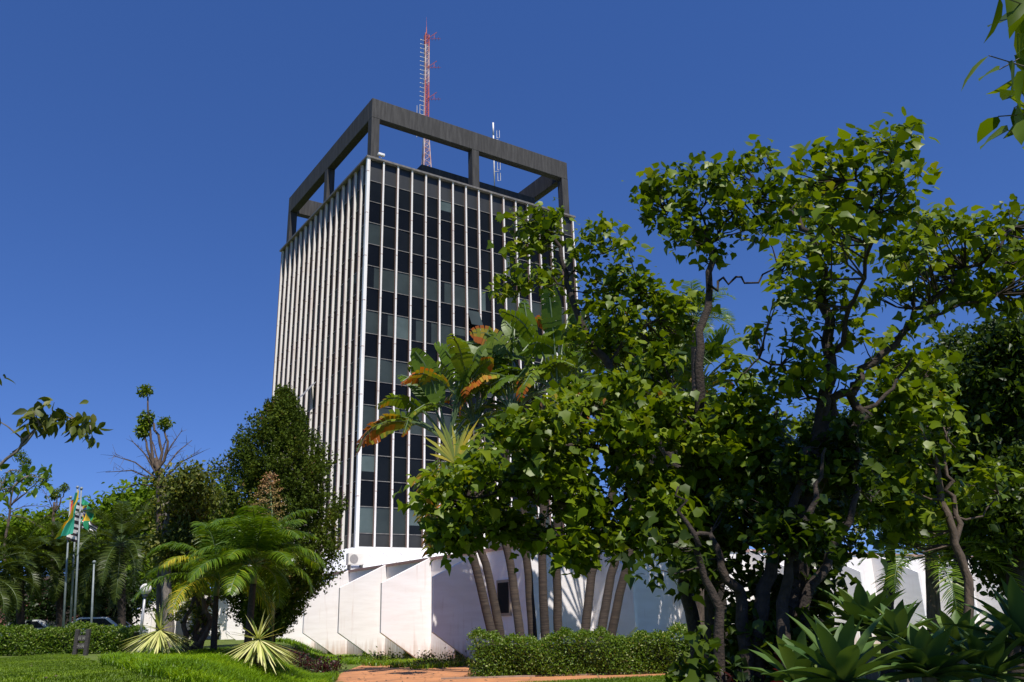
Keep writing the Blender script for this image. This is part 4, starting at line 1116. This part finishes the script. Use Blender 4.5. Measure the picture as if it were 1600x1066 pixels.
traveller('third trunk of the palm clump, curving up left from the hedge', tb(820, TY - .2), [(800, 900), (785, 800), (800, 640)], TY + .2, 12, R(-20), 1.6, 2.4, .85, dry=.45)
traveller('fourth trunk of the palm clump, thin and nearly upright', tb(835, TY + .6), [(825, 900), (818, 790), (835, 620)], TY + .7, 11, R(15), 1.7, 2.5, .85, dry=.5)
traveller('thickest upright trunk in the middle of the palm clump', tb(852), [(848, 900), (850, 780), (872, 610)], TY, 12, R(-5), 1.7, 2.6, .9, dry=.4)
traveller('straight palm trunk just right of the thickest one', tb(872, TY + .5), [(870, 900), (875, 790), (915, 600)], TY + .6, 10, R(25), 1.6, 2.3, .8, dry=.3)
traveller('palm trunk leaning right from the centre of the clump', tb(905), [(925, 900), (950, 800), (990, 610)], TY + .4, 12, R(-12), 1.6, 2.3, .8, dry=.2)
traveller('stout palm trunk leaning right at the edge of the clump', tb(925, TY - .3), [(955, 900), (985, 800), (1050, 640)], TY, 12, R(18), 1.5, 2.2, .75, dry=.3)
traveller('rightmost leaning palm trunk, half hidden by dark leaves', tb(940, TY + .6), [(975, 900), (1010, 800), (1085, 620)], TY + .6, 11, R(-30), 1.5, 2.2, .75, dry=.2)
# the yellow young fan on the leftmost trunk
def yfan():
    c = at(712, 725, TY - .5); root = empty('yellow_leaf_fan', c, 'fan of pale yellow leaf stalks growing low on the leftmost leaning trunk', 'plant')
    m = MB(); V = []; rn = []
    for i in range(22):
        a = -1.0 + 2.3 * i / 21 + rng.normal() * .05; d = UP * math.cos(a) + np.array([1, -.2, 0]) * math.sin(a); l = rng.uniform(1.0, 1.75) * (1 if abs(a) < .8 else .8); d /= np.linalg.norm(d)
        sd_ = np.cross(d, [0, 1, 0]); sd_ /= np.linalg.norm(sd_); q = c.copy(); row = []
        for k, w in enumerate((.3, .8, 1.0, .05)):
            row += [q - sd_ * .05 * w, q + sd_ * .05 * w]; q = q + d * l / 3; d = d + np.array([.05 * (1 if a > 0 else -1), 0, -.10]); d /= np.linalg.norm(d)
        V += row; rn.append(rng.random())
    mesh_np('leaves', np.array(V), STRIP, 8, 22, G['fanyellow'], np.array(rn), root)
    m.tube([c - UP * .35, c + UP * .1], [.07, .04], 7); m.build('stem', greenstem, root)
yfan()
# hanging fish-tail palm frond in front of the tower (yellow and green, drooping)
def hanging():
    c = at(690, 740, TY - 1.2); root = empty('hanging_frond', c, 'yellow and brown drooping frond hanging below the leaf fan against the tower', 'frond')
    V = []; rn = []; m = MB()
    for (x, y0, y1) in ((668, 735, 866), (674, 730, 850), (690, 722, 830), (660, 740, 815), (700, 735, 805), (682, 730, 800)):
        p0 = at(x, y0, TY - 1.2); p1 = at(x + rng.normal() * 4, y1, TY - 1.2); m.tube([c, p0, (p0 + p1) / 2, p1], [.02, .02, .015, .006], 4, cap=False)
        k = int((y1 - y0) / 3)
        for i in range(k):
            t = i / k; q0 = p0 + (p1 - p0) * t
            for s in (-1, 1):
                d = np.array([s * rng.uniform(.6, 1), rng.normal() * .4, -rng.uniform(.3, .9)]); d /= np.linalg.norm(d); l = rng.uniform(.30, .55) * (1 - .5 * t); w = .08; sd_ = np.cross(d, rng.normal(size=3)); sd_ /= np.linalg.norm(sd_); q = q0.copy()
                for kk, ww in enumerate((.4, 1.0, .8, .1)):
                    V += [q - sd_ * w * ww / 2, q + sd_ * w * ww / 2]; q = q + d * l / 3; d = d + np.array([0, 0, -.25]); d /= np.linalg.norm(d)
                rn.append(rng.random())
    mm = leafmat('leaf_hanging', [(0, (.05, .09, .01)), (.4, (.14, .16, .015)), (.7, (.38, .26, .02)), (1, (.30, .10, .03))])
    mesh_np('leaflets', np.array(V), STRIP, 8, len(rn), mm, np.array(rn), root); m.build('stalk', greenstem, root)
hanging()

# ---------------------------------------------------------- ivy-leaved trees on the right
IVG = 'big ivy-leaved trees on the right'
def PX(lst, Y): return [at(a, b, Y) if len((a, b)) else None for a, b in lst]
def pl(lst, Y, off=0): return [at(t[0], t[1], Y + (t[2] if len(t) > 2 else 0)) for t in lst]
# 1: slim tree with the forked dark limb against the sky
YA = 9.6; gA = gpt(1105, YA)
broad_tree('ivy_leaved_tree', 'slim tree whose bare dark limb stands against the sky, crown spreading left and right', gA,
    [([gA - UP * .1] + pl([(1108, 900), (1100, 720), (1093, 580), (1106, 450), (1110, 375)], YA), .095, .035),
     (pl([(1106, 455), (1130, 437), (1165, 437), (1215, 415)], YA), .022, .010), (pl([(1110, 380), (1080, 345), (1045, 330)], YA), .022, .008),
     (pl([(1110, 380), (1140, 340), (1180, 305), (1215, 280)], YA), .024, .008), (pl([(1108, 395), (1100, 330), (1095, 290)], YA), .02, .008)],
    px_clusters([(1035, 290, 26, 11), (1065, 270, 24, 9), (1100, 285, 34, 14), (1140, 310, 36, 14), (1075, 325, 34, 14), (1030, 345, 22, 8), (1190, 245, 22, 8), (1205, 300, 34, 14), (1125, 360, 28, 11), (1170, 350, 32, 12), (1080, 375, 26, 9), (1020, 320, 16, 5), (1160, 270, 30, 12), (1055, 355, 24, 8), (1215, 340, 26, 10), (1010, 300, 14, 4), (1105, 405, 20, 5), (1250, 300, 30, 12)], YA, .35),
    .125, .10, 11, G['broad'], T_IVY, barkdark, group=IVG, tfrac=.85, twig=.009, dens=.78)
# 2: main tree, crown in the centre and to the top right
YB = 8.8; gB = gpt(1235, YB)
broad_tree('ivy_leaved_tree', 'largest ivy-leaved tree, many dark limbs rising to the highest leaves at right', gB,
    [([gB - UP * .1] + pl([(1240, 950), (1262, 800), (1285, 660), (1296, 560), (1288, 450), (1275, 385), (1232, 330)], YB), .13, .03),
     (pl([(1262, 790), (1310, 700), (1345, 650), (1335, 590), (1395, 535), (1450, 475), (1520, 420), (1585, 355)], YB), .075, .015),
     (pl([(1296, 560), (1325, 500, -.3), (1350, 430, -.7), (1375, 330, -1.2), (1395, 240, -1.5)], YB), .035, .010), (pl([(1335, 600), (1300, 640), (1290, 690)], YB), .05, .05),
     (pl([(1400, 530), (1440, 500), (1500, 480), (1560, 460)], YB), .03, .008), (pl([(1290, 470), (1250, 440), (1215, 430)], YB), .025, .008),
     (pl([(1290, 640), (1240, 590), (1190, 560), (1150, 600)], YB), .022, .008), (pl([(1375, 340, -1.2), (1345, 290, -1.4), (1300, 260, -1.5)], YB), .02, .008), (pl([(1340, 650), (1390, 600), (1425, 560)], YB), .03, .010)],
    px_clusters([(1245, 275, 34, 12), (1300, 255, 26, 8), (1290, 300, 44, 16), (1390, 235, 26, 9), (1405, 205, 16, 5), (1360, 215, 16, 5), (1395, 280, 38, 15), (1350, 300, 40, 15), (1335, 250, 24, 7), (1375, 345, 30, 9), (1400, 320, 26, 8), (1405, 250, 24, 9), (1260, 340, 36, 10), (1310, 350, 36, 10)], YB - 1.5, .5)
    + px_clusters([(1245, 345, 44, 14), (1255, 405, 46, 22), (1310, 385, 46, 20), (1290, 455, 48, 22), (1235, 460, 34, 12), (1190, 520, 28, 7), (1255, 530, 44, 16), (1320, 515, 40, 14), (1200, 595, 40, 12), (1145, 570, 24, 5), (1260, 600, 50, 20), (1330, 590, 30, 7)], YB, .45)
    + px_clusters([(1440, 350, 36, 14), (1400, 400, 36, 14), (1490, 350, 40, 16), (1535, 370, 40, 16), (1575, 360, 34, 12), (1440, 400, 44, 18), (1500, 410, 46, 20), (1560, 415, 42, 17), (1590, 330, 20, 6), (1420, 440, 38, 14), (1475, 455, 40, 16), (1530, 460, 40, 15), (1590, 450, 40, 15), (1380, 470, 34, 9), (1600, 390, 36, 12), (1450, 490, 26, 6), (1580, 490, 26, 7), (1650, 420, 50, 20), (1660, 360, 40, 12)], YB + .1, .45),
    .122, .10, 11, G['broad'], T_IVY, barkdark, group=IVG, tfrac=.85, twig=.009, dens=.66)
# 3: dense low front mass in the middle
YC = 9.8; gC = gpt(1085, YC)
polyC = [(690, 790), (740, 730), (800, 670), (860, 610), (960, 575), (1030, 560), (1090, 590), (1180, 620), (1240, 680), (1230, 800), (1150, 840), (1060, 850), (960, 870), (880, 860), (790, 840), (700, 850)]
broad_tree('ivy_leaved_tree', 'low dense ivy-leaved tree spreading left across the palm trunks', gC,
    [([gC - UP * .1] + pl([(1080, 950), (1060, 850), (1010, 760), (930, 700), (860, 700)], YC), .10, .02), (pl([(1060, 850), (1085, 760), (1090, 680), (1060, 620)], YC), .05, .012),
     (pl([(1010, 760), (960, 780), (880, 780), (780, 770), (720, 780), (680, 770)], YC), .04, .010), (pl([(1080, 900), (1150, 790), (1190, 700), (1215, 640)], YC), .05, .012), (pl([(1060, 850), (1000, 830), (920, 830)], YC), .03, .01)],
    poly_clusters(polyC, YC, 30, 105, 13, .9) + px_clusters([(672, 745, 16, 6), (668, 785, 16, 7), (690, 770, 20, 8), (720, 745, 24, 10), (700, 815, 22, 9), (740, 800, 26, 10), (675, 815, 12, 3)], YC, .3),
    .125, .11, 12, G['broad'], T_IVY, barkdark, group=IVG, tfrac=.4, twig=.008, dens=.95)
# 4: tree behind, crown in front of the tower's right edge
YD = 15.0; gD = gpt(1130, YD)
broad_tree('ivy_leaved_tree', 'thin ivy-leaved tree with one leafy clump high against the tower glass', gD,
    [([gD - UP * .1] + pl([(1115, 880), (1050, 720), (960, 590), (905, 500), (885, 440), (872, 385), (850, 350)], YD), .14, .025), (pl([(885, 440), (915, 400), (960, 375)], YD), .025, .008),
     (pl([(885, 450), (850, 432), (810, 432)], YD), .022, .008), (pl([(955, 580), (985, 500), (1000, 450)], YD), .04, .012), (pl([(985, 520), (1040, 490), (1070, 470)], YD), .03, .01)],
    px_clusters([(815, 350, 26, 13), (850, 345, 26, 13), (835, 375, 28, 12), (865, 375, 26, 10), (800, 400, 18, 5), (790, 450, 22, 9), (820, 440, 26, 11), (850, 425, 20, 7), (920, 375, 20, 7), (955, 370, 24, 9), (975, 385, 14, 5), (900, 400, 16, 5), (940, 400, 12, 3), (880, 440, 16, 4)], YD, .5)
    + px_clusters([(950, 440, 34, 20), (985, 440, 34, 20), (930, 480, 34, 20), (1020, 465, 34, 20), (970, 500, 44, 30), (1050, 480, 34, 18), (1030, 520, 44, 28), (1075, 510, 26, 14), (910, 525, 24, 10), (940, 545, 40, 24), (1000, 560, 44, 26), (1085, 465, 20, 8)], YD + .3, .7),
    .17, .15, 11, G['broad'], T_IVY, barkdark, group=IVG, tfrac=.6, twig=.012, dens=.8)
# 5: dark lower right body; darker leaf colour stands in for shade
YE = 8.6; gE = gpt(1170, YE)
polyE = [(1090, 820), (1180, 720), (1330, 660), (1350, 760), (1320, 850), (1290, 920), (1270, 1060), (1120, 1066), (1110, 980), (1085, 900)]
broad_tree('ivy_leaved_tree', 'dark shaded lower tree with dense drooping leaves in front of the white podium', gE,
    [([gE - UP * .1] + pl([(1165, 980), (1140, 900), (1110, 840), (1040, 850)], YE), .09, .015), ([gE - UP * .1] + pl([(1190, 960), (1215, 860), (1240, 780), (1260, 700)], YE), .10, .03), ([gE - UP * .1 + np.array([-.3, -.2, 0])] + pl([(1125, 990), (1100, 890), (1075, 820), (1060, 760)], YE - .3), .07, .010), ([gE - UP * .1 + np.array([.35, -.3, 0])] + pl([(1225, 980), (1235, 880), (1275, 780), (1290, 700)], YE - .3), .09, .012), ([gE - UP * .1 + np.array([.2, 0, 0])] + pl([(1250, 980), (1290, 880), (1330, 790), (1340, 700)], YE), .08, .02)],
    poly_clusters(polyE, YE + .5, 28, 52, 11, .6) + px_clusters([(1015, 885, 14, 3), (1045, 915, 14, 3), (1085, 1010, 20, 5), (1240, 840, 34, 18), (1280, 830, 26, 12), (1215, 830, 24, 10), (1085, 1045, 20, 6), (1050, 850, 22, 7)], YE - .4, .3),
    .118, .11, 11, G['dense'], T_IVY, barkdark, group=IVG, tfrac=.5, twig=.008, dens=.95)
# 6: the thin pair of stems at the right with pale leaves
barkF = bark; YF = 11.5; gF = gpt(1515, YF)
broad_tree('slim_tree', 'slim crooked tree with rough pale stems in front of the right end of the podium', gF,
    [([gF - UP * .1] + pl([(1512, 940), (1492, 850), (1470, 770), (1455, 700), (1430, 650), (1415, 600)], YF), .07, .03), (pl([(1492, 850), (1490, 780), (1475, 730), (1478, 680)], YF), .045, .02),
     (pl([(1470, 780), (1430, 770), (1390, 775)], YF), .02, .008), (pl([(1490, 810), (1530, 800), (1560, 770)], YF), .02, .008), (pl([(1430, 650), (1390, 600), (1370, 570)], YF), .025, .01)],
    px_clusters([(1400, 560, 34, 14), (1440, 580, 38, 16), (1390, 600, 34, 14), (1440, 630, 38, 16), (1480, 640, 28, 10), (1400, 660, 34, 12), (1370, 700, 34, 14), (1420, 710, 36, 14), (1400, 760, 38, 16), (1370, 790, 34, 14), (1440, 800, 30, 10), (1400, 830, 34, 14), (1520, 770, 22, 6), (1545, 745, 16, 4), (1480, 700, 26, 8), (1360, 640, 30, 10)], YF, .6),
    .16, .14, 12, G['broad'], T_IVY, bark, group=None, tfrac=.6, twig=.010)
# 7..: dark background trees on the right
BGG = 'dark dense trees behind the right end of the podium'
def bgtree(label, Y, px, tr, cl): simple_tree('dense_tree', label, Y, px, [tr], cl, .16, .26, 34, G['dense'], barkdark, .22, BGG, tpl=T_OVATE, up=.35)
bgtree('dense dark tree at the right edge, tallest of the dark background trees', 17, 1590, [(1590, 900), (1585, 750), (1580, 620)], [(1570, 530, 34, 60), (1600, 540, 36, 60), (1560, 580, 40, 80), (1610, 600, 40, 70), (1570, 640, 44, 90), (1600, 680, 44, 80), (1550, 700, 40, 80), (1590, 750, 44, 90), (1560, 800, 40, 80), (1600, 830, 44, 80), (1580, 880, 40, 60)])
bgtree('dense dark tree with narrow top, left of the tallest one at the right edge', 19, 1500, [(1500, 900), (1500, 750), (1500, 620)], [(1500, 550, 28, 50), (1515, 585, 32, 60), (1490, 610, 36, 70), (1520, 660, 40, 80), (1480, 700, 36, 60), (1520, 740, 40, 80), (1480, 770, 36, 60), (1530, 800, 40, 80), (1500, 840, 34, 46)])
bgtree('dense dark tree filling the gap behind the slim pale stems', 21, 1390, [(1390, 900), (1390, 780)], [(1370, 690, 34, 60), (1410, 700, 34, 60), (1350, 740, 36, 70), (1400, 750, 40, 80), (1440, 760, 36, 60), (1370, 790, 36, 60), (1430, 810, 34, 50)])
bgtree('dense dark tree behind the trunk of the largest ivy-leaved tree', 22, 1290, [(1290, 900), (1290, 760)], [(1280, 670, 30, 50), (1310, 680, 30, 50), (1260, 720, 36, 70), (1310, 730, 38, 70), (1220, 750, 32, 50), (1270, 780, 40, 80), (1330, 780, 36, 60), (1230, 800, 34, 60)])
bgtree('dense dark tree behind the palm clump, right of the tower', 31, 1080, [(1080, 900), (1075, 760)], [(1020, 600, 30, 40), (1060, 570, 30, 40), (1000, 640, 36, 60), (1050, 640, 38, 60), (1100, 650, 34, 50), (1030, 700, 40, 70), (1090, 710, 40, 70), (1150, 700, 34, 50), (1060, 760, 40, 60), (1130, 770, 38, 60), (1000, 760, 34, 50), (1170, 750, 34, 50)])
# feathery palm showing through at the right
YP = 18.0
for (px, py, Y, lb) in ((1450, 600, 24.0, 'feather-leaved palm rising behind the dark trees at the right'), (1455, 870, 17.0, 'short palm with feather leaves in front of the right end of the podium'), (1085, 500, 26.0, 'palm whose feather leaves show beside the bare limb, right of the tower')):
    g = gpt(px + 10, Y); t = at(px, py, Y)
    palm('feather_palm', lb, g, t, .15, .11, 16, 44, .45, .03, G['palm'], bark, .2, .5, 'feather-leaved palms among the right trees', els=(-.2, 1.3), droops=(1.2, 2.1), Ls=(1.4, 2.0))

# ---------------------------------------------------------- near branch at the top right corner
YN = 3.4; gN = np.array([3.6, 1.2, 0.0])
def near():
    root = empty('large_leaf_tree', gN, 'nearby tree just outside the right edge, a few large glossy leaves hanging into the corner', 'tree')
    m = MB(); sk = limb(m, [gN - UP * .1, np.array([3.6, 1.3, 1.6]), np.array([3.5, 1.8, 3.2]), np.array([3.2, 2.8, 4.6]), at(1660, -60, YN)], .11, .03, n=9)
    sk += limb(m, [at(1660, -60, YN), at(1640, 60, YN), at(1625, 150, YN), at(1635, 260, YN)], .016, .005); sk += limb(m, [np.array([3.5, 1.8, 3.2]), np.array([4.2, 2.4, 4.0]), np.array([4.6, 3.2, 4.6])], .06, .02)
    sk += limb(m, [np.array([3.2, 2.8, 4.6]), np.array([3.6, 3.6, 5.4]), np.array([4.2, 4.4, 5.8])], .04, .015)
    near_spots = [(1562, 2, 200), (1590, -5, 170), (1545, 95, 165), (1600, 30, 150), (1575, 105, 170), (1590, 60, 190), (1568, 155, 200), (1590, 170, 160), (1560, 190, 185), (1600, 150, 170), (1607, 245, 180), (1590, 130, 150), (1612, 200, 180), (1620, 100, 200), (1585, 95, 175)]
    P = []
    for (a, b, ang) in near_spots + [(x_ + 16, y_ + 22, 0) for x_, y_, _ in near_spots]:
        q = at(a, b - 8, YN + rng.normal() * .12); P.append(q); s_ = np.array(sk); d = np.linalg.norm(s_ - q, axis=1); m.tube([s_[d.argmin()], q], [.004, .003], 4, cap=False)
    # unseen rest of its crown, right of the frame, enlarged to shade the agaves
    tips = []
    for _ in range(420):
        q = np.array([5.0, 3.7, 5.2]) + rng.normal(size=3) * np.array([1.3, 1.1, .6]); 
        c = pixof(q)
        if c[0] < 1680: continue
        tips.append(q); P += list(q + rng.normal(size=(7, 3)) * .16)
    twigs(m, sk, tips, .008, .8)
    m.build('trunk', barkgrey, root); P = np.array(P); n = len(P); sz = .20 * rng.uniform(.75, 1.15, n)
    foliage('crown', P, sz, T_OVATE, G['broad'], root, up=.12, droop=1.6, rnd=rng.random(n) * .85)
near()

# ---------------------------------------------------------- agaves and understorey at the lower right
AG = 'soft pale green agave rosettes in the right foreground bed'
def agave(px, py, Y, L, n, lb, els=(-.15, 1.35), w=.15):
    c = at(px, py, Y); g = np.array([c[0], c[1], 0.0]); h = max(.1, c[2])
    return rosette('agave', lb, g, n, L, w, G['agave'], els, 'agave', AG, fold=.22, curl=.45, stem=h, barkm=barkgrey)
agave(1452, 1058, 6.4, .46, 34, 'largest agave rosette, in the bottom right foreground', w=.155)
agave(1318, 1068, 5.8, .52, 28, 'agave rosette cut by the bottom edge beside the dark tree foot', w=.13)
agave(1352, 985, 8.2, .52, 30, 'dark shaded agave rosette nearest the dark tree, farther back', w=.15)
agave(1606, 1010, 6.6, .60, 26, 'agave at the right edge with long narrow upright leaves', els=(.05, 1.4), w=.12)
agave(1545, 1058, 6.6, .50, 26, 'agave rosette at the bottom right, between the largest one and the edge', w=.13)
agave(1405, 1000, 7.6, .40, 24, 'small agave rosette behind the largest one', w=.12)
agave(1500, 1015, 7.8, .45, 26, 'middle sized agave rosette under the slim crooked stems', w=.12)
agave(1250, 1075, 6.4, .46, 24, 'leftmost agave rosette, mostly below the bottom edge', w=.12)
low_bed('yellow green bromeliad-like tuft between the agaves', (1370, 1420), 7.4, G['hedge'], 26, .12, .85)
low_bed('mixed low leafy plants behind the agaves at the lower right', (1400, 1640), 9.5, G['hedge'], 110, .13, .62)
low_bed('dark red leaved cordyline plants at the shaded foot of the trees', (1130, 1320), 8.4, G['red'], 90, .14, 1.0)
low_bed('dark leafy undergrowth at the foot of the ivy-leaved trees', (1090, 1400), 9.2, G['dark'], 160, .15, 1.0)

# fallen leaves on the path and lawns
def in_litter(x, y):
    px, py = pixof((x, y, hgt(x, y)))
    return py > 1030 and -20 < px < 1150 and rng.random() < (.9 if 540 < px < 800 else .25)
Pf = ground_pts(in_litter, 420, -14, 7, 16, 36); Pf[:, 2] += .03
tag(foliage('fallen_leaves', Pf, .10 * rng.uniform(.5, 1.2, len(Pf)), T_OVATE, G['drybrown'], up=.9, droop=0), 'dry brown leaves scattered over the orange path and the lawns', 'fallen leaves', kind='stuff')
